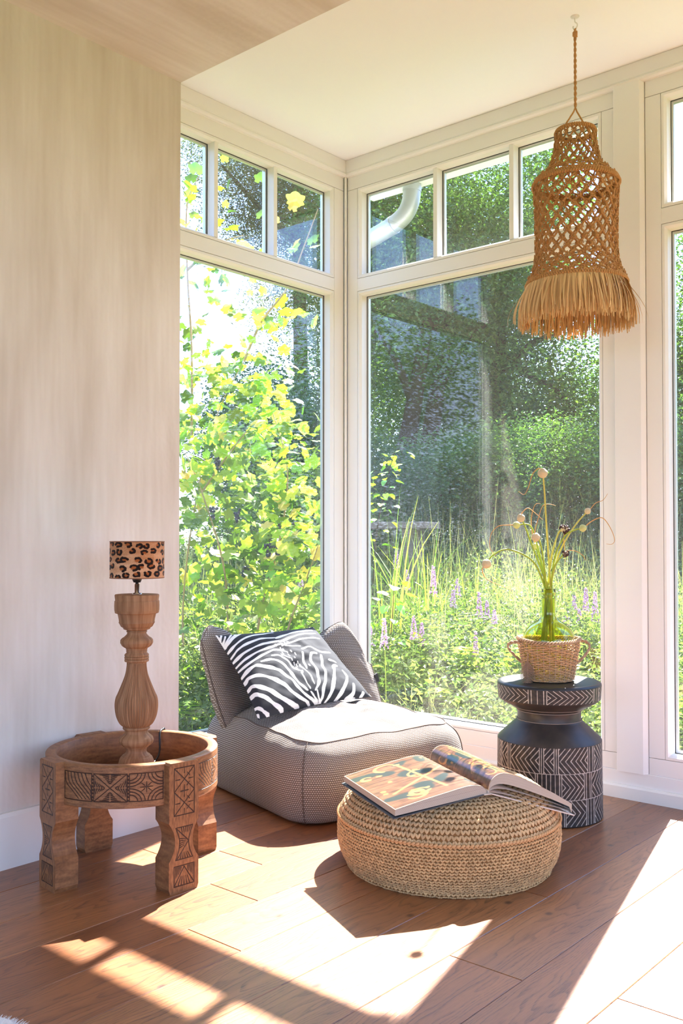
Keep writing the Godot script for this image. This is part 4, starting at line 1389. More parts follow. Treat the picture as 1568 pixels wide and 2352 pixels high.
# ---------------------------------------------------------------- basket, bottle, flower stems
func basket_and_bottle() -> void:
	var c := Vector3(1.246, 0.4632, 0.361)
	var t := thing("wicker_basket", "small woven willow basket with two handles on the black stool", "basket", c)
	var wn := noise(91, 0.05, 2)
	var willow := tex(64, 256, func(x, y): return rgb8(170, 122, 82).lerp(rgb8(222, 184, 142), clampf(0.5 + 0.8 * wn.get_noise_2d(x * 2.0, y), 0.0, 1.0)))
	var wm := mat("willow", Color(1, 1, 1), 0.6, {"tex": willow, "spec": 0.3, "uv": Vector3(1, 9, 1)})
	var wg := mat("willow_grey", rgb8(176, 146, 118), 0.7, {"spec": 0.25})
	var rad = func(y): return lerpf(0.080, 0.1045, pow(clampf(y / 0.135, 0.0, 1.0), 0.8))
	var NS := 30
	var s := new_st()
	for i in NS:                                                # upright stakes
		var a := TAU * i / NS
		var pts := []
		for k in 7:
			var y := 0.004 + 0.134 * k / 6.0
			var r: float = rad.call(y)
			pts.append(Vector3(r * cos(a), y, -r * sin(a)))
		tube(s, pts, 0.0022, 0.0022, 6, false)
	obj("stakes", s, wg, t)
	s = new_st()
	var rows := 24
	for j in rows:                                              # weavers pass in front of and behind the stakes
		var y := 0.006 + 0.127 * j / (rows - 1.0)
		var pts := []
		for i in 121:
			var a := TAU * i / 120.0
			var r: float = rad.call(y) + 0.0036 * cos(a * NS / 2.0 + PI * (j % 2)) + rf(-0.0004, 0.0004)
			pts.append(Vector3(r * cos(a), y + 0.0012 * sin(a * 5.0 + j), -r * sin(a)))
		tube(s, pts, 0.0025 * rf(0.85, 1.1), -1.0, 5, false)
	var wv := obj("weave", s, wm, t)
	wv.set_meta("kind", "stuff")
	s = new_st()
	for sg in [0, 1, 2]:                                        # braided border
		var pts := []
		for i in 161:
			var a := TAU * i / 160.0
			var ph = a * 20.0 + sg * TAU / 3.0
			var r := 0.1055 + 0.0052 * cos(ph)
			pts.append(Vector3(r * cos(a), 0.142 + 0.005 * sin(ph) + 0.004 * sin(a * 2.0 + 0.6), -r * sin(a)))
		tube(s, pts, 0.0027, -1.0, 6, false)
	obj("rim", s, wg, t)
	# handles: twisted loops to the left and right as seen from the room
	for side in 2:
		var d: Vector3 = (RT * Vector3(1, 0, 1)).normalized() * (1.0 if side else -1.0)
		var up := Vector3.UP
		var sd := d.cross(up)
		var path := []
		for i in 25:
			var u := i / 24.0
			var a := PI * u
			path.append(d * (0.093 + 0.050 * sin(a)) + up * (0.062 + 0.075 * u + 0.022 * sin(a)) + sd * (0.024 * cos(a)))
		var hs := new_st()
		for w in 2:
			var pts := []
			for i in path.size():
				var ph := i * 1.05 + w * PI
				pts.append(path[i] + up * 0.0032 * sin(ph) + sd * 0.0032 * cos(ph))
			tube(hs, curve(pts, 3), 0.0034, -1.0, 6)
		obj("handle", hs, wg, t)
	# a woven leaf ornament hangs from the left handle
	s = new_st()
	var d2: Vector3 = -(RT * Vector3(1, 0, 1)).normalized()
	var fw: Vector3 = -(FW * Vector3(1, 0, 1)).normalized()
	var lc := d2 * 0.088 + fw * 0.066
	for j in 22:
		var v := j / 21.0
		var w := 0.024 * pow(sin(PI * pow(v, 0.75)), 0.8) + 0.001
		for sg in [-1, 1]:
			var p0 := lc + Vector3(0, 0.078 - 0.088 * v, 0)
			tube(s, [p0, p0 + d2 * w * 0.6 * sg + Vector3(0, -0.006, 0) + fw * 0.003, p0 + d2 * w * sg + Vector3(0, -0.014, 0)], 0.0019, 0.0007, 4, false)
	tube(s, [lc + Vector3(0, 0.10, -0.004), lc + Vector3(0, 0.04, 0), lc + Vector3(0, -0.006, 0)], 0.0026, 0.0014, 6)
	obj("leaf_tag", s, mat("dried_leaf", rgb8(150, 120, 98), 0.8), t).set_meta("label", "brown woven leaf ornament on the basket's left handle")
	s = new_st()
	lathe(s, [Vector2(0.001, 0.002), Vector2(0.08, 0.002), Vector2(0.082, 0.006), Vector2(0.078, 0.009), Vector2(0.001, 0.009)], 48)
	obj("basket_base", s, wg, t)
	# green glass bottle, a hollow wall of glass
	var g := mat("green_glass", Color(0.90, 0.92, 0.52, 0.0), 0.02)
	g.refraction_enabled = true
	g.refraction_scale = 0.05
	var outer := smooth([Vector2(0.001, 0.012), Vector2(0.060, 0.012), Vector2(0.082, 0.030), Vector2(0.091, 0.075), Vector2(0.0935, 0.115), Vector2(0.090, 0.150), Vector2(0.078, 0.176), Vector2(0.056, 0.197), Vector2(0.034, 0.212), Vector2(0.0255, 0.226), Vector2(0.0238, 0.245), Vector2(0.0236, 0.292)], 4)
	outer.append_array([Vector2(0.0265, 0.295), Vector2(0.0270, 0.302), Vector2(0.0265, 0.308), Vector2(0.0242, 0.310), Vector2(0.0244, 0.317), Vector2(0.0232, 0.3195), Vector2(0.0206, 0.3195)])
	var inner := []
	for i in range(outer.size() - 9, -1, -1):
		var q: Vector2 = outer[i]
		inner.append(Vector2(maxf(q.x - 0.0028, 0.0008), maxf(q.y, 0.0155) if q.x > 0.02 else 0.0155))
	s = new_st()
	lathe(s, outer + [Vector2(0.0203, 0.312)] + inner, 72)
	var bt := thing("glass_bottle", "green glass demijohn standing in the willow basket, holding flower stems", "bottle", c)
	obj("bottle_body", s, g, bt)

func alliums() -> void:
	var mouth := Vector3(1.246, 0.776, 0.361)
	var foot := Vector3(1.246, 0.495, 0.361)
	var green := mat("stem_green", rgb8(150, 168, 52), 0.5, {"back": Color(0.22, 0.26, 0.04)})
	var yellow := mat("stem_yellow", rgb8(190, 182, 84), 0.5, {"back": Color(0.3, 0.26, 0.05)})
	var husk := mat("husk", rgb8(206, 184, 144), 0.7, {"back": Color(0.12, 0.1, 0.07)})
	var huskg := mat("husk_green", rgb8(196, 196, 128), 0.65, {"back": Color(0.25, 0.25, 0.1)})
	var tailm := mat("dry_tail", rgb8(204, 150, 84), 0.7)
	var seedm := mat("dark_seed", rgb8(64, 30, 32), 0.6)
	# head pixel, depth, radius in metres, kind, bend (how the stem arrives), tail pixels
	var heads := [
		[Vector2(1246, 1087), 3.20, 0.0165, "husk", [Vector2(1254, 1200), Vector2(1250, 1130)], [Vector2(1236, 1076), Vector2(1222, 1090), Vector2(1213, 1120), Vector2(1203, 1136), Vector2(1190, 1128)], "tall straight allium stem with a papery bud, tallest in the bottle"],
		[Vector2(1196, 1190), 3.28, 0.0140, "husk", [Vector2(1228, 1270), Vector2(1205, 1208)], [Vector2(1201, 1175), Vector2(1212, 1167), Vector2(1226, 1176), Vector2(1245, 1193)], "allium stem with a round tan bud, upper of the left pair"],
		[Vector2(1186, 1206), 3.33, 0.0125, "husk_green", [Vector2(1236, 1262), Vector2(1218, 1208)], [Vector2(1165, 1206), Vector2(1143, 1209), Vector2(1127, 1228), Vector2(1125, 1258), Vector2(1138, 1276)], "allium stem with a greenish bud and a long looping tail, lower of the left pair"],
		[Vector2(1230, 1234), 3.25, 0.0150, "husk", [Vector2(1248, 1290), Vector2(1240, 1246)], [Vector2(1229, 1215), Vector2(1236, 1190), Vector2(1246, 1162), Vector2(1262, 1158), Vector2(1276, 1162)], "short allium stem with a speckled bud left of the tall one"],
		[Vector2(1230, 1255), 3.36, 0.0130, "husk_green", [Vector2(1244, 1300), Vector2(1234, 1270)], [Vector2(1222, 1225), Vector2(1220, 1190), Vector2(1228, 1160), Vector2(1241, 1157)], "short allium stem with a pale green bud below the speckled one"],
		[Vector2(1117, 1295), 3.24, 0.0160, "husk", [Vector2(1224, 1290), Vector2(1168, 1262), Vector2(1132, 1275)], [Vector2(1107, 1308), Vector2(1112, 1324), Vector2(1124, 1334), Vector2(1150, 1345), Vector2(1178, 1357)], "allium stem that arches far left and hangs its bud down"],
		[Vector2(1296, 1216), 3.28, 0.0180, "seed", [Vector2(1266, 1280), Vector2(1282, 1225)], [Vector2(1294, 1232), Vector2(1296, 1260), Vector2(1297, 1300)], "allium stem with an open head of dark purple seeds"],
		[Vector2(1349, 1174), 3.30, 0.0110, "husk", [Vector2(1284, 1270), Vector2(1318, 1210)], [Vector2(1356, 1168), Vector2(1368, 1155), Vector2(1384, 1149), Vector2(1395, 1134)], "allium stem with the highest small bud on the right"],
		[Vector2(1338, 1213), 3.24, 0.0125, "husk_green", [Vector2(1274, 1280), Vector2(1296, 1232), Vector2(1318, 1218)], [Vector2(1348, 1205), Vector2(1364, 1194), Vector2(1384, 1190), Vector2(1402, 1214), Vector2(1411, 1240), Vector2(1404, 1250), Vector2(1392, 1249)], "allium stem with a green bud and a tail reaching past the post"],
		[Vector2(1298, 1271), 3.22, 0.0125, "seed", [Vector2(1270, 1310), Vector2(1284, 1284)], [Vector2(1306, 1264), Vector2(1322, 1266), Vector2(1337, 1275), Vector2(1345, 1287)], "low allium stem with a small half-open seed head on the right"],
	]
	for h in heads:
		var k: int = heads.find(h)
		var hp := at(h[0].x, h[0].y, h[1])
		var ang := TAU * k / 10.0
		var mo := mouth + Vector3(cos(ang), 0, sin(ang)) * 0.009
		var fo := foot + Vector3(cos(ang + 0.9), 0, sin(ang + 0.9)) * rf(0.02, 0.05)
		var t := thing("allium_stem", h[6], "flower stem", fo, 0.0, "dried allium stems in the green bottle")
		var pts := [Vector3.ZERO, mo - fo]
		var dm := CAM.distance_to(mouth) * 0.995
		var n: int = h[4].size()
		for i in n:
			pts.append(at(h[4][i].x, h[4][i].y, lerpf(3.30, h[1], float(i + 1) / (n + 1))) - fo)
		pts.append(hp - fo)
		var s := new_st()
		tube(s, [pts[0], pts[0].lerp(pts[1], 0.5), pts[1]] + curve(pts.slice(1), 7).slice(1), 0.0036, 0.0024, 8)
		obj("stem", s, yellow if k in [0, 6, 7] else green, t)
		var dirn: Vector3 = (pts[-1] - pts[-2]).normalized()
		var r: float = h[2]
		s = new_st()
		var b := Basis(Quaternion(Vector3.UP, dirn))
		if h[3] == "seed":
			ellipsoid(s, hp - fo, Vector3.ONE * r * 0.72, 12, 8, b)
			obj("seed_head", s, husk, t)
			s = new_st()
			for i in 90:
				var d := Vector3(rf(-1, 1), rf(-1, 1), rf(-1, 1)).normalized()
				if d.dot(dirn) < -0.6: continue
				ellipsoid(s, hp - fo + d * r * rf(0.82, 1.0), Vector3.ONE * r * rf(0.13, 0.2), 6, 4)
			obj("seeds", s, seedm, t)
		else:
			grid(s, 40, 16, func(u, v):
				var a: float = fposmod(u, 1.0) * TAU
				var e: float = (v - 0.5) * PI
				var rr: float = r * (1.0 + 0.035 * sin(a * 9.0 + 3.0 * e) * cos(e) + 0.03 * sin(a * 2.0 + e * 5.0 + k))
				return hp - fo + b * (Vector3(cos(e) * cos(a), sin(e) + 0.25 * maxf(0.0, v - 0.85) * 4.0, -cos(e) * sin(a)) * rr))
			obj("bud", s, M[h[3]], t)
		var tp := [hp - fo + dirn * r * 0.6]
		for i in h[5].size(): tp.append(at(h[5][i].x, h[5][i].y, h[1] + 0.008 * i) - fo)
		s = new_st()
		tube(s, curve(tp, 5), 0.0021, 0.0006, 6)
		obj("tail", s, tailm, t)

# ---------------------------------------------------------------- pendant lamp
func pendant() -> void:
	var c := Vector3(1.399, 0.0, 0.443)
	var hook := thing("ceiling_hook", "small white metal hook in the ceiling that holds the pendant", "hook", c + Vector3(0, 2.722, 0))
	var s := new_st()
	lathe(s, [Vector2(0.0005, -0.006), Vector2(0.004, -0.006), Vector2(0.014, -0.002), Vector2(0.015, 0.0)], 20)
	var pts := []
	for i in 13:
		var a := -PI * 0.5 + PI * 1.45 * i / 12.0
		pts.append(Vector3(0.008 * cos(a), -0.038 - 0.009 * -sin(-a), 0.0))
	tube(s, curve([Vector3(0, -0.002, 0), Vector3(0.0, -0.018, 0), Vector3(0.007, -0.026, 0), Vector3(0.008, -0.036, 0), Vector3(0.001, -0.043, 0), Vector3(-0.007, -0.037, 0), Vector3(-0.006, -0.031, 0)], 4), 0.0022, -1.0, 8)
	obj("hook_body", s, mat("white_metal", rgb8(226, 222, 214), 0.35, {"metal": 0.3}), hook)
	var t := thing("pendant_lamp", "knotted jute pendant lampshade with raffia fringe hanging from the ceiling", "lamp", c + Vector3(0, 1.808, 0))
	var o := t.position
	var jn := noise(15, 0.08, 2)
	var jt := tex(64, 256, func(x, y): return rgb8(150, 98, 54).lerp(rgb8(230, 178, 120), clampf(0.5 + 0.6 * sin((x * 2.0 + y) * 0.39) + 0.3 * jn.get_noise_2d(x, y), 0.0, 1.0)))
	var rope := mat("jute_rope", Color(1, 1, 1), 0.9, {"tex": jt, "spec": 0.1, "uv": Vector3(1, 18, 1), "rim": 0.2})
	var Y = func(p): return 2.3259 - (p - 305.0) / 683.0 - 1.808
	# cord: two strands twisted, a knot, then two legs to the top ring
	var ysplit: float = Y.call(250)
	s = new_st()
	for w in 2:
		var q := []
		for i in 60:
			var u := i / 59.0
			var y := lerpf(0.872, ysplit, u)
			var a := u * 46.0 + w * PI
			q.append(Vector3(0.0026 * cos(a), y, 0.0026 * sin(a)))
		var foot := ((RT * Vector3(1, 0, 1)) * (0.040 if w else -0.044)) + Vector3(0, Y.call(297), 0)
		for i in range(1, 9):
			q.append(Vector3(0, ysplit, 0).lerp(foot, i / 8.0) + Vector3(0, 0, 0.001 * sin(i * 3.0)))
		tube(s, q, 0.0028, 0.0028, 6)
	for i in 3: ellipsoid(s, Vector3(0, Y.call(72 + i * 4), 0), Vector3(0.0095, 0.0045, 0.0095), 8, 5, Basis(Vector3(0, 0, 1), 0.3 - 0.3 * i))
	obj("cord", s, rope, t)
	# outline of the shade
	var prof := smooth([Vector2(0.064, Y.call(303)), Vector2(0.066, Y.call(330)), Vector2(0.072, Y.call(355)), Vector2(0.086, Y.call(383)), Vector2(0.112, Y.call(402)), Vector2(0.137, Y.call(418))], 4)
	var low := smooth([Vector2(0.137, Y.call(424)), Vector2(0.1335, Y.call(470)), Vector2(0.131, Y.call(530)), Vector2(0.132, Y.call(590)), Vector2(0.142, Y.call(625)), Vector2(0.163, Y.call(652))], 4)
	var rr = func(pf, u):
		var k: float = u * (pf.size() - 1)
		var i := mini(int(k), pf.size() - 2)
		return pf[i].lerp(pf[i + 1], k - i)
	# knotted net: neighbouring strands meet by turns with the one on either side
	var net = func(pf, N, rowsn, r):
		var ns := new_st()
		for j in 2 * N:
			var q := []
			for k in rowsn + 1:
				var u = float(k) / rowsn
				for sub in 3:
					var uu = (k + sub / 3.0) / rowsn
					if uu > 1.0: continue
					var w := cos((k + sub / 3.0 + j) * PI)
					var a = TAU * (j + 0.5 + 0.44 * w) / (2.0 * N) + 0.02 * sin(j * 7.1 + k * 3.3)
					var e: Vector2 = rr.call(pf, uu)
					var rad: float = e.x + 0.003 * sin(j * 5.0 + k * 1.9)
					q.append(Vector3(rad * cos(a), e.y + 0.002 * sin(j * 3.7 + k * 5.1), -rad * sin(a)))
			tube(ns, q, r, -1.0, 5, false)
			for k in range(1, rowsn):
				if (k + j) % 2: continue
				var e: Vector2 = rr.call(pf, float(k) / rowsn)
				var a = TAU * (j + 1.0) / (2.0 * N)
				var b := Basis(Vector3.UP, a)
				var p := b * Vector3(e.x, e.y, 0)
				ellipsoid(ns, p, Vector3(r * 1.7, r * 2.3, r * 2.2), 6, 5, b)
				# little loops that stand off the knot
				var lp := []
				for i in 6:
					var g = TAU * i / 6.0 + j
					lp.append(p + b * Vector3(r * 1.5, r * 2.6 * sin(g) , r * 2.8 * cos(g)))
				tube(ns, lp, r * 0.55, -1.0, 4, false)
		return ns
	obj("neck_net", net.call(prof, 16, 9, 0.0030), rope, t)
	obj("body_net", net.call(low, 22, 17, 0.0034), rope, t)
	# crocheted hoops: rows of short wraps
	for q in [[0.066, Y.call(304), 54, 2], [0.139, Y.call(421), 104, 3], [0.1655, Y.call(655), 118, 2]]:
		s = new_st()
		for row in q[3]:
			for i in q[2]:
				var a: float = TAU * (i + 0.5 * row) / q[2]
				var b := Basis(Vector3.UP, a)
				var sl: float = 0.5 if row % 2 else -0.5
				ellipsoid(s, b * Vector3(q[0] + 0.003 * row - 0.002, q[1] + 0.004 - 0.0062 * row, 0), Vector3(0.0052, 0.0060, 0.0042), 6, 4, b * Basis(Vector3(1, 0, 0), sl))
		obj("hoop", s, rope, t)
	s = new_st()
	for k in 3:
		var a := TAU * k / 3.0 + 0.5
		tube(s, [Vector3(0, Y.call(318), 0), Vector3(0.064 * cos(a), Y.call(318), 0.064 * sin(a))], 0.0014, -1.0, 6)
	obj("wire_spider", s, M.black_plastic, t)
	# raffia fringe: a thick skirt of single strands
	var fm := mat("raffia", Color(1, 1, 1), 0.75, {"vc": true, "spec": 0.25, "back": Color(0.35, 0.22, 0.1)})
	s = new_st()
	s.set_color(Color.WHITE)
	for i in 1150:
		var a := TAU * (i + rf(-0.6, 0.6)) / 1150.0
		var b := Basis(Vector3.UP, a)
		var layer := i % 3
		var ln := rf(0.118, 0.150) * (0.9 if layer == 2 else 1.0)
		var spread := rf(0.006, 0.022) + (0.006 if layer == 0 else 0.0) + (rf(0.02, 0.05) if rf(0, 1) < 0.035 else 0.0)
		var side := rf(-0.014, 0.014)
		var w := rf(0.0014, 0.0036)
		var tw := rf(-0.9, 0.9)
		var g := rf(0.72, 1.15)
		s.set_color(Color(0.78 * g, 0.50 * g, 0.235 * g))
		s.set_smooth_group(-1)
		var r0 := 0.166 - 0.002 * layer
		var y0: float = Y.call(655) - 0.002
		var prev := []
		for k in 6:
			var u := k / 5.0
			var p := b * Vector3(r0 + spread * sin(u * PI * 0.55) * 1.1, y0 - ln * u, side * u * u)
			var ax := b * Vector3(sin(tw * u + 0.3), 0, cos(tw * u + 0.3))
			var ww := w * (1.0 - 0.45 * u * u)
			var cur := [p - ax * ww, p + ax * ww]
			if k > 0:
				for v3 in [prev[0], cur[0], cur[1], prev[0], cur[1], prev[1]]: vert(s, v3, Vector2.ZERO)
			prev = cur
	var fr := obj("raffia_fringe", s, fm, t)
	fr.set_meta("kind", "stuff")

func white_rug() -> void:
	var c := Vector3(1.186, 0.0, 2.47)
	var t := thing("fleece_rug", "white shaggy fleece rug, only its rounded tip shows at the lower left", "rug", c)
	var s := new_st()
	grid(s, 48, 8, func(u, v):
		var a: float = fposmod(u, 1.0) * TAU
		var r: float = 0.122 * (1.0 + 0.06 * sin(a * 3.0 + 1.0)) * (1.0 - v * v * 0.999 if v < 1.0 else 0.001)
		return Vector3(r * cos(a), 0.026 * sin(minf(v * 1.6, 1.0) * PI / 2) + 0.001, -r * sin(a)))
	var wool := mat("wool", rgb8(232, 232, 234), 0.95, {"rim": 0.4, "spec": 0.1})
	obj("hide", s, wool, t)
	s = new_st()
	for i in 2600:
		var a := rf(0, TAU)
		var q := sqrt(rf(0, 1))
		var r := 0.118 * q
		var p := Vector3(r * cos(a), 0.004 + 0.022 * sqrt(maxf(0.0, 1.0 - q * q)), -r * sin(a))
		var o := Vector3(cos(a) * (0.3 + q), 0.8 - 0.5 * q, -sin(a) * (0.3 + q)).normalized()
		var e := Vector3(rf(-1, 1), rf(-0.4, 0.4), rf(-1, 1)) * 0.006
		tube(s, [p, p + o * 0.009 + e * 0.4, p + o * 0.016 + e], 0.0007, 0.0002, 3, false)
	obj("fleece", s, wool, t).set_meta("kind", "stuff")

# ---------------------------------------------------------------- the garden
func leaf_cluster(n: int, R: float, size: float, slim: float) -> ArrayMesh:
	var s := new_st()
	s.set_smooth_group(-1)
	for i in n:
		var c := Vector3(rf(-1, 1), rf(-1, 1), rf(-1, 1)) * R
		var b := Basis.from_euler(Vector3(rf(-0.9, 0.9), rf(0, TAU), rf(-0.9, 0.9)))
		var l := size * rf(0.7, 1.25)
		var w := l * slim
		var p0 := c
		var p1 := c + b * Vector3(w, 0.12 * l, l * 0.5)
		var p2 := c + b * Vector3(0, 0, l)
		var p3 := c + b * Vector3(-w, 0.12 * l, l * 0.5)
		var pm := c + b * Vector3(0, -0.05 * l, l * 0.5)
		for q in [p0, p1, pm, p1, p2, pm, p2, p3, pm, p3, p0, pm]: vert(s, q, Vector2.ZERO)
	return done(s)

func blob_points(blobs: Array, per: float) -> Array:
	var out := []
	for b in blobs:
		var n := int(per * b[1].x * b[1].y * b[1].z)
		for i in n:
			var d := Vector3(rf(-1, 1), rf(-1, 1), rf(-1, 1))
			while d.length() > 1.0 or d.length() < 0.25: d = Vector3(rf(-1, 1), rf(-1, 1), rf(-1, 1))
			d = d.normalized() * pow(d.length(), 0.6)
			out.append(b[0] + d * b[1])
	return out

func crown(called: String, mesh: Mesh, m: Material, pts: Array, sc: Array, col: Array, parent: Node) -> void:
	var where := []
	var tint := []
	for p in pts:
		where.append(Transform3D(Basis.from_euler(Vector3(rf(-0.6, 0.6), rf(0, TAU), rf(-0.6, 0.6))).scaled(Vector3.ONE * rf(sc[0], sc[1])), p))
		var c: Color = col[0].lerp(col[1], rf(0, 1) * rf(0, 1))
		tint.append(c * rf(0.8, 1.2))
	scatter(called, mesh, m, where, tint, parent)

func tree(called: String, label: String, foot: Vector3, trunk: Array, boughs: Array, blobs: Array, per: float, mesh: Mesh, sc: Array, col: Array, r: float) -> void:
	var t := thing(called, label, "tree", foot, 0.0, "trees beyond the meadow")
	for tr in trunk:
		var s := new_st()
		tube(s, curve([Vector3(tr[0].x, -0.2, tr[0].z) - foot] + tr.map(func(p): return p - foot), 5), r, r * 0.45, 10)
		obj("trunk", s, M.bark, t)
	for b in boughs:
		var s := new_st()
		tube(s, curve(b.map(func(p): return p - foot), 5), r * 0.38, r * 0.1, 7)
		obj("branch", s, M.bark, t)
	crown("crown", mesh, M.leaf, blob_points(blobs.map(func(b): return [b[0] - foot, b[1]]), per), sc, col, t)

# a leaf from its outline: r(angle), 0 at the tip; folded along the midrib and drooping at the rim
func outline_leaf(n: int, size: float, fold: float, cup: float, r: Callable) -> ArrayMesh:
	var s := new_st()
	s.set_smooth_group(0)
	var ring := []
	for half in 2:
		var row := []
		for i in n + 1:
			var a := -PI + TAU * i / n
			var q: float = r.call(a) * (1.0 if half else 0.5)
			row.append(Vector3(sin(a) * q, fold * absf(sin(a)) * q - cup * q * q, cos(a) * q) * size + Vector3(0, 0, size * 0.5))
		ring.append(row)
	for i in n:
		for p in [Vector3(0, 0, size * 0.5), ring[0][i + 1], ring[0][i]]: vert(s, p, Vector2.ZERO)
		for p in [ring[0][i], ring[1][i + 1], ring[1][i], ring[0][i], ring[0][i + 1], ring[1][i + 1]]: vert(s, p, Vector2.ZERO)
	return done(s)

func grape_leaf(size: float, cup: float) -> ArrayMesh:
	return outline_leaf(60, size * 0.62, 0.22, 0.22 * cup, func(a):
		var b: float = absf(a)
		var q := 0.0
		for k in [[0.0, 1.0], [0.95, 0.88], [1.95, 0.72]]: q = maxf(q, k[1] - 0.52 * absf(b - k[0]))
		q = maxf(q, 0.55) * (1.0 + 0.06 * sin(b * 30.0))
		return lerpf(q, 0.12, smoothstep(2.55, 3.1, b)))

func heart_leaf(size: float) -> ArrayMesh:
	return outline_leaf(28, size * 0.6, 0.25, 0.2, func(a):
		var b: float = absf(a)
		return lerpf(lerpf(1.0, 0.66, smoothstep(0.0, 0.8, b)), 0.35, smoothstep(2.5, 3.14, b)))

func garden() -> void:
	var gn := noise(33, 0.05, 3)
	var soil := tex(128, 128, func(x, y): return rgb8(70, 66, 40).lerp(rgb8(96, 120, 52), clampf(0.5 + 0.9 * gn.get_noise_2d(x, y), 0.0, 1.0)))
	var ground := struct("ground", box_st(Vector3(-40, -0.6, -40), Vector3(40, -0.15, 40)), mat("soil", Color(1, 1, 1), 1.0, {"tex": soil, "spec": 0.1, "uv": Vector3(0.5, 0.5, 1)}), "garden ground under the meadow", "ground")
	mat("leaf", Color(1, 1, 1), 0.5, {"vc": true, "spec": 0.35, "back": Color(0.9, 1.0, 0.6)})
	mat("blade", Color(1, 1, 1), 0.5, {"vc": true, "spec": 0.3, "back": Color(0.95, 1.0, 0.65)})
	mat("bark", rgb8(70, 54, 44), 0.95, {"spec": 0.1})
	mat("petal", Color(1, 1, 1), 0.7, {"vc": true, "back": Color(0.5, 0.4, 0.5)})
	zinc_pipe()
	var small := leaf_cluster(70, 0.26, 0.050, 0.27)
	var needle := leaf_cluster(90, 0.26, 0.05, 0.13)
	var broad := leaf_cluster(22, 0.22, 0.11, 0.42)
	var deep := [Color(0.07, 0.13, 0.05), Color(0.22, 0.32, 0.08)]
	var cool := [Color(0.06, 0.11, 0.07), Color(0.17, 0.25, 0.11)]
	var warm := [Color(0.12, 0.20, 0.05), Color(0.34, 0.40, 0.09)]
	# trees behind the right window
	tree("leaning_tree", "dark tree with two leaning trunks behind the right window", at(905, 1200, 10.5) * Vector3(1, 0, 1) + Vector3(0, -0.2, 0),
		[[at(905, 1290, 10.5), at(925, 1080, 10.5), at(950, 930, 10.5), at(985, 720, 10.6)], [at(960, 1290, 10.9), at(978, 1080, 10.9), at(1003, 900, 10.9), at(1040, 690, 11)]],
		[[at(950, 930, 10.5), at(905, 820, 10.2), at(860, 760, 10.0)], [at(1003, 900, 10.9), at(1060, 800, 10.8), at(1120, 740, 10.6)], [at(985, 760, 10.6), at(1100, 640, 10.5), at(1190, 560, 10.2)]],
		[[at(880, 730, 10.6), Vector3(1.1, 0.9, 1.0)], [at(1000, 640, 11.0), Vector3(1.2, 1.0, 1.1)], [at(1060, 470, 11.2), Vector3(1.5, 0.8, 1.2)], [at(880, 560, 11.5), Vector3(1.1, 0.9, 1.0)], [at(1120, 640, 11.4), Vector3(0.9, 0.8, 1.0)], [at(900, 470, 12), Vector3(0.9, 0.6, 0.9)], [at(1130, 830, 11.2), Vector3(1.0, 0.9, 0.9)], [at(860, 900, 11.6), Vector3(0.7, 0.8, 0.8)]], 190.0, small, [0.8, 1.3], deep, 0.16)
	tree("spreading_tree", "wide tree with bare boughs crossing the sky behind the pendant", at(1290, 1230, 11.0) * Vector3(1, 0, 1) + Vector3(0, -0.2, 0),
		[[at(1150, 1290, 11.8), at(1160, 1050, 11.8), at(1140, 900, 11.7), at(1150, 780, 11.6)]],
		[[at(1150, 850, 11.6), at(1220, 790, 11.4), at(1290, 755, 11.2), at(1350, 700, 11.0)], [at(1150, 800, 11.6), at(1210, 860, 11.4), at(1270, 890, 11.2), at(1330, 960, 11.0)], [at(1150, 780, 11.6), at(1170, 650, 11.4), at(1230, 560, 11.2), at(1300, 470, 11)]],
		[[at(1130, 780, 11.8), Vector3(0.9, 0.8, 0.9)], [at(1160, 990, 11.9), Vector3(1.1, 1.0, 1.0)], [at(1290, 1000, 11.9), Vector3(0.9, 0.7, 0.8)], [at(1340, 1040, 12.2), Vector3(0.8, 0.9, 0.9)], [at(1180, 460, 12.2), Vector3(0.8, 0.45, 0.8)], [at(1350, 690, 12), Vector3(0.5, 0.35, 0.7)], [at(1230, 700, 12), Vector3(0.7, 0.35, 0.7)], [at(1090, 930, 12.2), Vector3(0.8, 0.9, 0.8)]], 170.0, small, [0.8, 1.3], cool, 0.14)
	tree("backdrop_tree", "broad dark tree filling the middle distance behind both trunks", at(1010, 1200, 15.0) * Vector3(1, 0, 1) + Vector3(0, -0.2, 0),
		[[at(1060, 1290, 15), at(1065, 900, 15)]], [],
		[[at(920, 1000, 15), Vector3(1.9, 1.6, 1.2)], [at(1010, 850, 15.4), Vector3(1.5, 1.9, 1.2)], [at(1060, 1080, 15), Vector3(1.9, 0.9, 1.2)], [at(920, 780, 15.5), Vector3(1.5, 1.3, 1.2)], [at(1000, 620, 16), Vector3(1.6, 1.2, 1.2)]], 60.0, small, [1.1, 1.8], cool, 0.2)
	tree("right_hand_tree", "leafy tree behind the narrow window at the right edge", at(1560, 1230, 10.0) * Vector3(1, 0, 1) + Vector3(0, -0.2, 0),
		[[at(1600, 1290, 10), at(1605, 1000, 10), at(1590, 700, 10)]], [],
		[[at(1600, 760, 10), Vector3(0.9, 1.1, 1.0)], [at(1570, 980, 10), Vector3(0.9, 0.9, 0.9)], [at(1700, 900, 10), Vector3(1.2, 1.2, 1.0)], [at(1450, 950, 11), Vector3(0.9, 0.9, 0.9)]], 170.0, small, [0.8, 1.3], deep, 0.14)
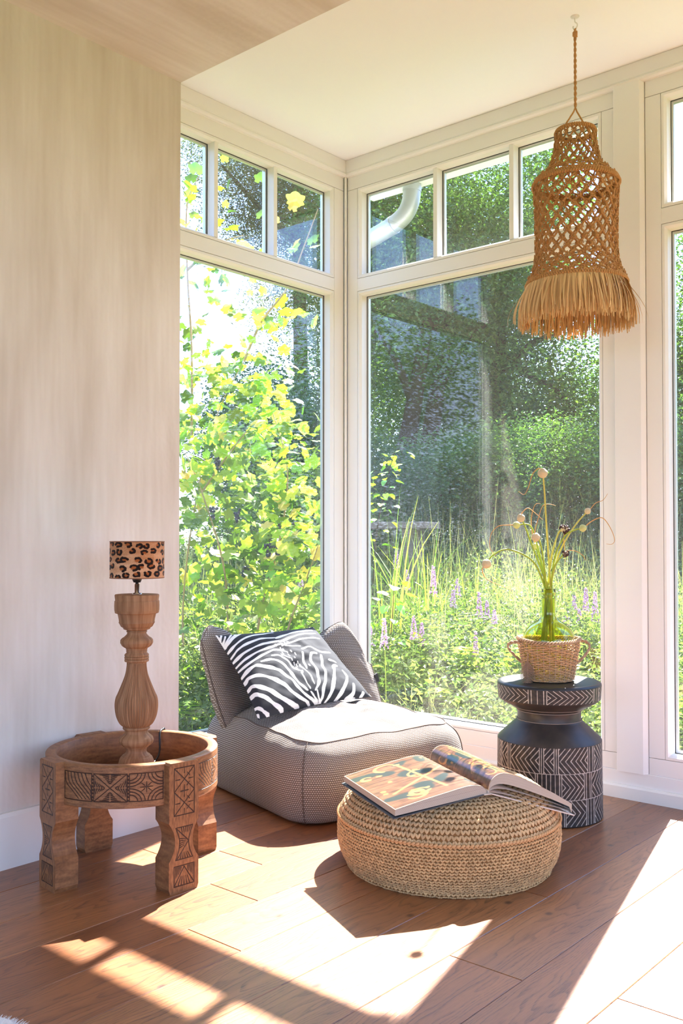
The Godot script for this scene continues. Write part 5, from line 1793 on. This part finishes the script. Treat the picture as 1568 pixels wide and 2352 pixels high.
	# trees behind the left window
	tree("yew_tree", "dark feathery conifer high behind the left window", at(650, 1200, 12.5) * Vector3(1, 0, 1) + Vector3(0, -0.2, 0),
		[[at(690, 1290, 12.5), at(690, 800, 12.5), at(680, 380, 12.5)]],
		[[at(685, 560, 12.5), at(600, 480, 12.2), at(510, 380, 12)]],
		[[at(690, 470, 12.5), Vector3(0.9, 0.7, 0.9)], [at(600, 440, 12.3), Vector3(0.6, 0.6, 0.7)], [at(545, 350, 12.2), Vector3(0.55, 0.4, 0.6)], [at(455, 370, 12), Vector3(0.35, 0.3, 0.5)], [at(580, 540, 12.3), Vector3(0.4, 0.3, 0.5)], [at(740, 380, 12.5), Vector3(0.9, 0.9, 0.9)], [at(700, 700, 12.8), Vector3(0.7, 0.5, 0.7)]], 300.0, needle, [0.8, 1.3], [Color(0.09, 0.10, 0.06), Color(0.20, 0.21, 0.09)], 0.15)
	for q in [[-5.0, 2.2, 2.4], [-5.6, 5.0, 2.8], [-4.6, 8.0, 2.6], [-6.5, -0.4, 2.6]]:
		var f := Vector3(q[0], -0.2, q[1])
		tree("side_tree", ["garden tree left of the house, level with the left window", "garden tree left of the house, behind the plaster wall", "garden tree left of the house, furthest towards the viewer", "garden tree left of the house, nearest the yew"][int(f.z > 1.0) + int(f.z > 4.0) + int(f.z > 7.0) - 1 if f.z > 1.0 else 3], f, [[f + Vector3(0, 1.0, 0), f + Vector3(0.1, q[2], 0.1)]], [], [[f + Vector3(0, q[2], 0), Vector3(1.5, 1.7, 1.7)], [f + Vector3(0.2, q[2] * 0.5, 0.3), Vector3(1.2, 1.2, 1.5)]], 90.0, small, [1.0, 1.6], deep, 0.13)
	for q in [[4.2, -7.2, 2.6, "garden tree right of the house, beyond the second right-hand window"], [6.8, -5.6, 2.6, "garden tree right of the house, further along the right wall"], [9.4, -4.2, 2.6, "garden tree right of the house, furthest along the right wall"]]:
		var f := Vector3(q[0], -0.2, q[1])
		tree("side_tree", q[3], f, [[f + Vector3(0, 1.0, 0), f + Vector3(0.1, q[2], 0.1)]], [], [[f + Vector3(0, q[2], 0), Vector3(1.7, 1.7, 1.5)], [f + Vector3(0.2, q[2] * 0.5, 0.3), Vector3(1.6, 1.3, 1.2)]], 90.0, small, [1.0, 1.6], deep, 0.13)
	var hz := [["thicket_shrub", "blue-green thicket behind the vine, nearest the corner post", 700, 1060, 8.6, 0.55, 0.62, cool], ["thicket_shrub", "taller dark thicket behind the vine, further left", 610, 1010, 9.4, 0.6, 0.7, cool], ["thicket_shrub", "sunlit bush in front of the dark thicket behind the vine", 690, 1210, 7.4, 0.5, 0.45, warm], ["hedge_shrub", "dark rounded shrub at the foot of the leaning trunks", 900, 1150, 8.6, 0.6, 0.35, cool], ["hedge_shrub", "green shrub in the middle below the dark trees", 1020, 1130, 9.2, 0.8, 0.42, deep], ["hedge_shrub", "sunlit shrub right of centre, behind the flower stems", 1180, 1110, 8.8, 0.7, 0.46, deep], ["hedge_shrub", "shrub beside the timber post, behind the right buds", 1310, 1110, 9.0, 0.7, 0.55, deep], ["hedge_shrub", "bushy shrub low in the window at the right edge", 1580, 1130, 8.0, 0.7, 0.7, deep]]
	for h in hz:
		var p := at(h[2], h[3], h[4])
		var foot := Vector3(p.x, -0.15, p.z)
		var t := thing(h[0], h[1], "shrub", foot, 0.0, "shrubs at the meadow's far edge")
		var s := new_st()
		for k in 5: tube(s, [Vector3(rf(-0.1, 0.1), 0, rf(-0.1, 0.1)), Vector3(rf(-0.25, 0.25), p.y * 0.6, rf(-0.25, 0.25)), Vector3(rf(-0.4, 0.4), p.y + 0.2, rf(-0.4, 0.4))], 0.02, 0.006, 5)
		obj("stems", s, M.bark, t)
		var q := p - foot
		crown("foliage", small, M.leaf, blob_points([[q, Vector3(h[5], h[6], 0.55)], [q * Vector3(1, 0.55, 1) + Vector3(0.2, 0, 0.1), Vector3(h[5], h[6] * 0.8, 0.6)], [q + Vector3(-0.3, -0.1, 0.0), Vector3(h[5] * 0.8, h[6] * 0.8, 0.5)]], 900.0), [0.55, 1.0], h[7], t)
	meadow()
	vine(broad)

func zinc_pipe() -> void:
	var t := thing("drainpipe", "grey zinc drainpipe elbow outside, top left of the right window", "pipe", Vector3(0.15, 2.66, -0.30))
	var s := new_st()
	var pts := curve([Vector3(0.168, 2.70, -0.30), Vector3(0.166, 2.64, -0.30), Vector3(0.155, 2.575, -0.30), Vector3(0.118, 2.525, -0.30), Vector3(0.05, 2.492, -0.30), Vector3(-0.06, 2.462, -0.30), Vector3(-0.22, 2.425, -0.30)], 5).map(func(p): return p - t.position)
	tube(s, pts, 0.043, -1.0, 20)
	obj("pipe", s, mat("zinc", rgb8(176, 182, 184), 0.45, {"metal": 0.6}), t)
	s = new_st()
	for i in [5, 20]:
		var d: Vector3 = (pts[i + 1] - pts[i]).normalized()
		s = new_st()
		tube(s, [pts[i] - d * 0.008, pts[i] + d * 0.008], 0.0455, -1.0, 20)
		obj("joint", s, M.zinc, t)

func meadow() -> void:
	# grass tufts
	var tuft = func(n, hgt, wid, lean):
		var s := new_st()
		s.set_smooth_group(-1)
		for i in n:
			var a := rf(0, TAU)
			var d := Vector3(cos(a), 0, sin(a))
			var w = Vector3(-d.z, 0, d.x) * wid * rf(0.6, 1.2)
			var p := d * rf(0.0, 0.10)
			var h = hgt * rf(0.55, 1.1)
			var l = lean * rf(0.2, 1.0) * hgt
			var prev := []
			for k in 5:
				var u := k / 4.0
				var c = p + d * l * u * u + Vector3(0, h * u * (1.0 - 0.22 * u * lean), 0)
				var ww = w * (1.0 - u * 0.92)
				var cur := [c - ww, c + ww]
				if k: for q in [prev[0], cur[0], cur[1], prev[0], cur[1], prev[1]]: vert(s, q, Vector2.ZERO)
				prev = cur
		return done(s)
	var g1 = tuft.call(26, 0.55, 0.004, 0.6)
	var g2 = tuft.call(16, 0.95, 0.0045, 0.45)
	var herb := leaf_cluster(44, 0.13, 0.036, 0.28)
	var wh := []
	var tc := []
	var wt := []
	var tt := []
	var hw := []
	var ht := []
	for i in 5200:
		var d := 3.9 + 5.6 * pow(rf(0, 1), 0.8)
		var x := rf(380, 1640)
		var p := at(x, 1236, d)
		if p.z > -0.28 and p.x > -0.35: continue
		if p.x > -0.28 and p.z > -0.28: continue
		var far := smoothstep(4.5, 8.5, d)
		var foot := Vector3(p.x, -0.15, p.z)
		var b := Basis(Vector3.UP, rf(0, TAU)).scaled(Vector3.ONE * rf(0.7, 1.15))
		var near := smoothstep(3.9, 5.2, d)
		var pick := rf(0, 1)
		if pick < 0.40:
			wh.append(Transform3D(b.scaled(Vector3(1, 0.55 + 0.5 * near + 0.7 * far, 1)), foot))
			tc.append(Color(0.27, 0.37, 0.12).lerp(Color(0.55, 0.53, 0.27), rf(0, 1)) * rf(0.5, 0.85))
		elif pick < 0.58 and d > 5.2:
			wt.append(Transform3D(b.scaled(Vector3(1, 0.85 + 0.75 * far, 1)), foot))
			tt.append(Color(0.36, 0.40, 0.19).lerp(Color(0.62, 0.55, 0.38), rf(0, 1)) * rf(0.5, 0.85))
		else:
			for k in 3:
				hw.append(Transform3D(Basis.from_euler(Vector3(rf(-0.4, 0.4), rf(0, TAU), rf(-0.4, 0.4))).scaled(Vector3.ONE * rf(0.7, 1.2)), foot + Vector3(rf(-0.1, 0.1), rf(0.05, 0.3 + 0.3 * near + 0.4 * far), rf(-0.1, 0.1))))
				ht.append(Color(0.15, 0.24, 0.09).lerp(Color(0.40, 0.44, 0.20), rf(0, 1)) * rf(0.45, 0.95))
	for q in [["meadow_grass", g1, M.blade, wh, tc, "bright green meadow grass growing outside below both windows"], ["tall_grass", g2, M.blade, wt, tt, "tall pale seeding grass at the back of the meadow"], ["meadow_herbs", herb, M.leaf, hw, ht, "small-leaved wild herbs among the meadow grass"]]:
		var o := scatter(q[0], q[1], q[2], q[3], q[4])
		tag(o, q[5], "grass", "", "stuff")
	# reeds with long arching blades, left of the stool
	var reeds := [[880, 5.2, 1.35, "leftmost clump of tall reeds beside the corner of the right window"], [985, 5.6, 1.25, "clump of upright reeds in the middle of the right window"], [1090, 6.0, 1.1, "clump of arching reeds left of the flower stems"], [1180, 6.3, 1.1, "clump of pale reeds behind the green bottle"], [940, 6.6, 1.3, "clump of reeds further back between the first two"]]
	for r in reeds:
		var p := at(r[0], 1236, r[1])
		var t := thing("reed_clump", r[3], "reeds", Vector3(p.x, -0.15, p.z), 0.0, "reed clumps in the meadow")
		var s := new_st()
		s.set_color(Color.WHITE)
		for i in 34:
			s.set_smooth_group(-1)
			var g := rf(0, 1)
			s.set_color(Color(0.14, 0.27, 0.05).lerp(Color(0.45, 0.46, 0.12), g * g))
			var a := rf(0, TAU)
			var d := Vector3(cos(a), 0, sin(a))
			var w := Vector3(-d.z, 0, d.x) * rf(0.005, 0.009)
			var h: float = r[2] * rf(0.6, 1.05)
			var l := rf(0.05, 0.55)
			var p0 := d * rf(0, 0.16)
			var prev := []
			for k in 9:
				var u := k / 8.0
				var c := p0 + d * l * u * u * u + Vector3(0, h * (u - 0.25 * l * u * u * u), 0)
				var ww := w * (1.0 - pow(u, 2.5) * 0.95)
				var cur := [c - ww, c + ww]
				if k: for q in [prev[0], cur[0], cur[1], prev[0], cur[1], prev[1]]: vert(s, q, Vector2.ZERO)
				prev = cur
		obj("blades", s, M.blade, t).set_meta("kind", "stuff")
	# purple flower spikes
	var spikes := [[995, 1340, 4.9, 0.16], [882, 1460, 4.6, 0.15], [950, 1455, 4.8, 0.12], [968, 1470, 4.9, 0.12], [1100, 1400, 5.2, 0.14], [1118, 1420, 5.3, 0.12], [1092, 1490, 4.8, 0.18], [1345, 1390, 5.3, 0.14], [1366, 1400, 5.1, 0.16], [1318, 1405, 5.6, 0.10], [910, 1300, 5.6, 0.12], [935, 1350, 5.6, 0.12], [1050, 1370, 5.6, 0.10], [1135, 1440, 5.2, 0.10], [1300, 1440, 5.4, 0.09], [850, 1480, 4.8, 0.10], [1040, 1395, 5.4, 0.10], [690, 1360, 5.3, 0.09], [668, 1320, 5.6, 0.09], [1330, 1440, 5.5, 0.09]]
	var spike_labels := ["tall lilac spike among the reeds at the window's centre left", "lilac spike low beside the heart-leaved sapling", "lilac spike above the chair's right ear", "slim lilac spike just right of the chair's ear", "lilac spike left of the bottle, at the bud's height", "second lilac spike left of the bottle, slightly lower", "long lilac spike low between chair and basket", "lilac spike right of the bottle, near the post", "tall lilac spike closest to the timber post", "small lilac spike behind the right-hand stems", "lilac spike high behind the sapling's top", "lilac spike behind the leftmost reeds", "small lilac spike in the middle of the meadow", "short lilac spike beside the basket's left handle", "short lilac spike right of the basket", "lilac spike at the window's left edge, low down", "small lilac spike in front of the middle reeds", "lilac spike behind the vine, nearest the corner post", "lilac spike behind the vine, higher of the two", "short lilac spike low between basket and post"]
	for q in spikes:
		var top := at(q[0], q[1] - 40.0, q[2])
		var foot := Vector3(top.x + rf(-0.06, 0.06), -0.15, top.z + rf(-0.05, 0.05))
		var left: bool = q[0] < 760
		var t := thing("purple_spike", spike_labels[spikes.find(q)], "flower", foot, 0.0, "lilac spikes in the left window" if left else "lilac flower spikes in the meadow")
		var s := new_st()
		var d := top - foot
		tube(s, [Vector3.ZERO, d * 0.5 + Vector3(0.01, 0, 0), d], 0.003, 0.0015, 5)
		obj("stem", s, M.stem_green, t)
		s = new_st()
		s.set_color(Color.WHITE)
		for i in int(q[3] * 900.0):
			var u := rf(0, 1)
			var a := rf(0, TAU)
			var r := 0.015 * (1.05 - u) + 0.004
			s.set_color(Color(0.42, 0.20, 0.46).lerp(Color(0.66, 0.45, 0.66), rf(0, 1)))
			ellipsoid(s, d + Vector3(r * cos(a), -q[3] * (1.0 - u), r * sin(a)), Vector3.ONE * rf(0.003, 0.0055), 5, 3)
		obj("flowers", s, M.petal, t)
		s = new_st()
		s.set_color(Color(0.25, 0.36, 0.07))
		for i in 14:
			s.set_smooth_group(-1)
			var a := i * 2.4
			var b := Basis(Vector3.UP, a)
			var y: float = (d.y - q[3]) * (0.25 + 0.05 * i)
			var c := d * (y / d.y)
			for v3 in [Vector3(0, 0, 0), Vector3(0.03, 0.012, 0.008), Vector3(0.065, 0.0, 0), Vector3(0, 0, 0), Vector3(0.065, 0, 0), Vector3(0.03, 0.012, -0.008)]: vert(s, c + b * v3, Vector2.ZERO)
		obj("leaves", s, M.leaf, t)
	# ferns
	var ferns := [[1120, 1480, 5.0, 0.5, "bright fern between the armchair and the black stool"], [960, 1560, 5.0, 0.36, "low fern just above the grey chair's seat"], [1050, 1570, 4.75, 0.36, "pale fern close to the glass above the chair's front"], [450, 1600, 4.45, 0.28, "small fern beside the plaster wall, left of the chair"], [1345, 1550, 4.6, 0.36, "fern right of the basket, close to the post"], [1560, 1560, 4.3, 0.36, "fern low in the window at the right edge"]]
	for f in ferns:
		var p := at(f[0], f[1], f[2])
		var t := thing("fern", f[4], "fern", Vector3(p.x, -0.15, p.z), 0.0, "ferns under the windows")
		for i in 9:
			var a := TAU * i / 9.0 + rf(-0.2, 0.2)
			var s := new_st()
			s.set_color(Color(0.20, 0.36, 0.06).lerp(Color(0.38, 0.48, 0.10), rf(0, 1)))
			s.set_smooth_group(-1)
			var d := Vector3(cos(a), 0, sin(a))
			var sd := Vector3(-d.z, 0, d.x)
			var h: float = p.y + 0.15
			var pts := []
			for k in 19:
				var u := k / 18.0
				pts.append(d * f[3] * u * 0.95 + Vector3(0, h * sin(u * 1.9) / 0.95, 0))
			for k in range(2, 18):
				var u := k / 18.0
				var w: float = f[3] * 0.26 * sin(PI * pow(u, 0.6)) + 0.01
				var fwd: Vector3 = (pts[k + 1] - pts[k]) * 0.42
				for sg in [-1, 1]:
					var tip: Vector3 = pts[k] + sd * w * sg + fwd * 1.6 + Vector3(0, -0.1 * w, 0)
					for v3 in [pts[k] - fwd, tip, pts[k] + fwd]: vert(s, v3, Vector2.ZERO)
			for k in 18:
				for v3 in [pts[k] - sd * 0.002, pts[k + 1], pts[k] + sd * 0.002]: vert(s, v3, Vector2.ZERO)
			obj("frond", s, M.blade, t)
	# weathered bench
	var bp := at(862, 1200, 7.2)
	var bench := thing("garden_bench", "weathered wooden bench half hidden by reeds, beside the corner post", "bench", Vector3(bp.x, -0.15, bp.z), 0.35)
	var bm := mat("weathered_wood", rgb8(112, 98, 88), 0.9)
	for k in 3:
		var s := new_st()
		cbox(s, Vector3(-0.75, bp.y + 0.10, -0.22 + 0.15 * k), Vector3(0.45, bp.y + 0.15, -0.08 + 0.15 * k), 0.004)
		obj("slat", s, bm, bench)
	for x in [-0.6, 0.3]:
		var s := new_st()
		cbox(s, Vector3(x - 0.03, 0, -0.2), Vector3(x + 0.03, bp.y + 0.10, 0.2), 0.004)
		obj("leg", s, bm, bench)
	# saplings close to the right window
	var sap := heart_leaf(0.075)
	for q in [["young_sapling", "young sapling with heart-shaped leaves, lower left of the right window", [[888, 1690, 4.95], [880, 1560, 4.9], [898, 1450, 4.9], [905, 1340, 4.9]], 60, 1.0], ["young_sapling", "sapling with curled yellow-green leaves beside the corner post", [[850, 1500, 6.4], [862, 1250, 6.2], [885, 1120, 6.1], [905, 1040, 6.1]], 70, 0.75]]:
		var p := []
		for e in q[2]: p.append(at(e[0], e[1], e[2]))
		var foot := Vector3(p[0].x, -0.15, p[0].z)
		var t := thing(q[0], q[1], "sapling", foot)
		var s := new_st()
		var c := curve([foot] + p, 6).map(func(e): return e - foot)
		tube(s, c, 0.006, 0.002, 6)
		obj("stem", s, M.bark, t)
		for i in q[3]:
			var k := rng.randi_range(6, c.size() - 1)
			var a := rf(0, TAU)
			var b := Basis.from_euler(Vector3(rf(-0.5, 0.9), a, rf(-0.4, 0.4)))
			var o := obj("leaf", sap, M["sapling_%d" % rng.randi_range(0, 2)] if M.has("sapling_0") else sapling_mats(), t)
			o.transform = Transform3D(b.scaled(Vector3.ONE * rf(0.6, 1.15) * q[4]), c[k] + Vector3(sin(a), rf(-0.2, 0.3), cos(a)) * rf(0.02, 0.12))

func sapling_mats() -> Material:
	mat("sapling_0", rgb8(150, 186, 52), 0.5, {"back": Color(0.55, 0.7, 0.08)})
	mat("sapling_1", rgb8(186, 204, 66), 0.5, {"back": Color(0.7, 0.75, 0.12)})
	mat("sapling_2", rgb8(108, 158, 52), 0.5, {"back": Color(0.35, 0.55, 0.06)})
	return M.sapling_0

func vine(broad: Mesh) -> void:
	sapling_mats()
	var ms := [mat("vine_leaf_0", rgb8(160, 192, 60), 0.5, {"back": Color(0.62, 0.74, 0.10)}), mat("vine_leaf_1", rgb8(206, 212, 92), 0.5, {"back": Color(0.85, 0.82, 0.22)}), mat("vine_leaf_2", rgb8(120, 166, 62), 0.5, {"back": Color(0.4, 0.6, 0.08)}), mat("vine_leaf_3", rgb8(214, 196, 106), 0.55, {"back": Color(0.85, 0.7, 0.25)})]
	var t := thing("grape_vine", "sunlit grape vine climbing outside the left window", "vine", Vector3(-0.75, -0.15, 0.75))
	var o := t.position
	var wood := mat("vine_wood", rgb8(166, 140, 104), 0.8)
	# canes, given by points along the line of sight 4.6 to 5.2 m away
	var canes := [[[430, 1700, 4.9], [420, 1400, 4.95], [450, 1150, 4.95], [500, 950, 4.9], [560, 830, 4.8]], [[520, 1700, 4.8], [520, 1350, 4.75], [470, 1150, 4.75], [425, 1040, 4.75]], [[560, 1650, 4.7], [600, 1400, 4.65], [640, 1250, 4.6], [660, 1080, 4.6], [620, 930, 4.65]], [[620, 1650, 4.6], [660, 1450, 4.5], [700, 1340, 4.5], [735, 1240, 4.5]], [[440, 1000, 4.9], [440, 800, 4.85], [430, 620, 4.8], [430, 470, 4.75], [460, 400, 4.75]], [[560, 830, 4.8], [600, 740, 4.75], [660, 660, 4.7], [700, 560, 4.65], [730, 480, 4.6]], [[430, 620, 4.8], [500, 560, 4.8], [560, 540, 4.8]], [[450, 1150, 4.95], [520, 1050, 4.8], [590, 960, 4.7]]]
	var all := []
	for cn in canes:
		var p = cn.map(func(e): return at(e[0], e[1], e[2]) - o)
		var c := curve(p, 8)
		var s := new_st()
		tube(s, c, 0.007, 0.002, 6)
		obj("cane", s, wood, t)
		all.append(c)
	var kinds := [grape_leaf(0.11, 1.0), grape_leaf(0.11, -0.6), grape_leaf(0.10, 2.0)]
	var weights := [0.20, 0.10, 0.22, 0.16, 0.08, 0.07, 0.05, 0.12]
	var spots := []
	for i in 300:
		var r := rf(0, 1)
		var k := 0
		while k < 7 and r > weights[k]:
			r -= weights[k]
			k += 1
		var c = all[k]
		var p: Vector3 = c[rng.randi_range(2 if k > 3 else 6, c.size() - 1)]
		p += Vector3(rf(-1, 1), rf(-1, 1), rf(-1, 1)) * 0.15
		var w := p + o
		if w.x > -0.14: p.x -= w.x + 0.14
		var tilt := Basis.from_euler(Vector3(rf(-1.5, -0.2), rf(0, TAU), 0)) * Basis(Vector3(0, 0, 1), rf(-0.6, 0.6))
		var leaf := obj("leaf", kinds[i % 3], ms[[0, 0, 0, 1, 1, 2, 2, 3][rng.randi_range(0, 7)]], t)
		leaf.transform = Transform3D(tilt.scaled(Vector3.ONE * rf(0.5, 1.0)), p)
	# the leaves further in, too many to tell apart
	var wh := []
	var tc := []
	for i in 1500:
		var r := rf(0, 1)
		var k := 0
		while k < 7 and r > weights[k]:
			r -= weights[k]
			k += 1
		if k in [4, 5, 6] and rf(0, 1) < 0.6: continue
		var c = all[k]
		var p: Vector3 = c[rng.randi_range(4, c.size() - 1)] + Vector3(rf(-1, 1) - 0.5, rf(-1, 1), rf(-1, 1) - 0.3) * 0.28
		if p.x + o.x > -0.2: p.x = -0.2 - o.x
		wh.append(Transform3D(Basis.from_euler(Vector3(rf(-1.6, 0.2), rf(0, TAU), rf(-0.6, 0.6))).scaled(Vector3.ONE * rf(0.4, 0.8)), p))
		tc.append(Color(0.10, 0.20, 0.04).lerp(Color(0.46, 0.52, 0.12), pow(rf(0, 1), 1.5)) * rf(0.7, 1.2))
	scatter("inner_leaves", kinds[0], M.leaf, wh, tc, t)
	# bunches of small dark grapes
	var gm := mat("grape_skin", rgb8(44, 42, 66), 0.4)
	for q in [[490, 1165, 4.7], [545, 1170, 4.62], [498, 1050, 4.75], [615, 1250, 4.5], [560, 1300, 4.55], [640, 1255, 4.5]]:
		var s := new_st()
		var p := at(q[0], q[1], q[2]) - o
		for i in 16:
			var y := rf(0, 1)
			ellipsoid(s, p + Vector3(rf(-1, 1) * 0.02 * (1 - y * 0.7), -0.06 * y, rf(-1, 1) * 0.02 * (1 - y * 0.7)), Vector3.ONE * 0.0075, 8, 5)
		obj("grape_bunch", s, gm, t)
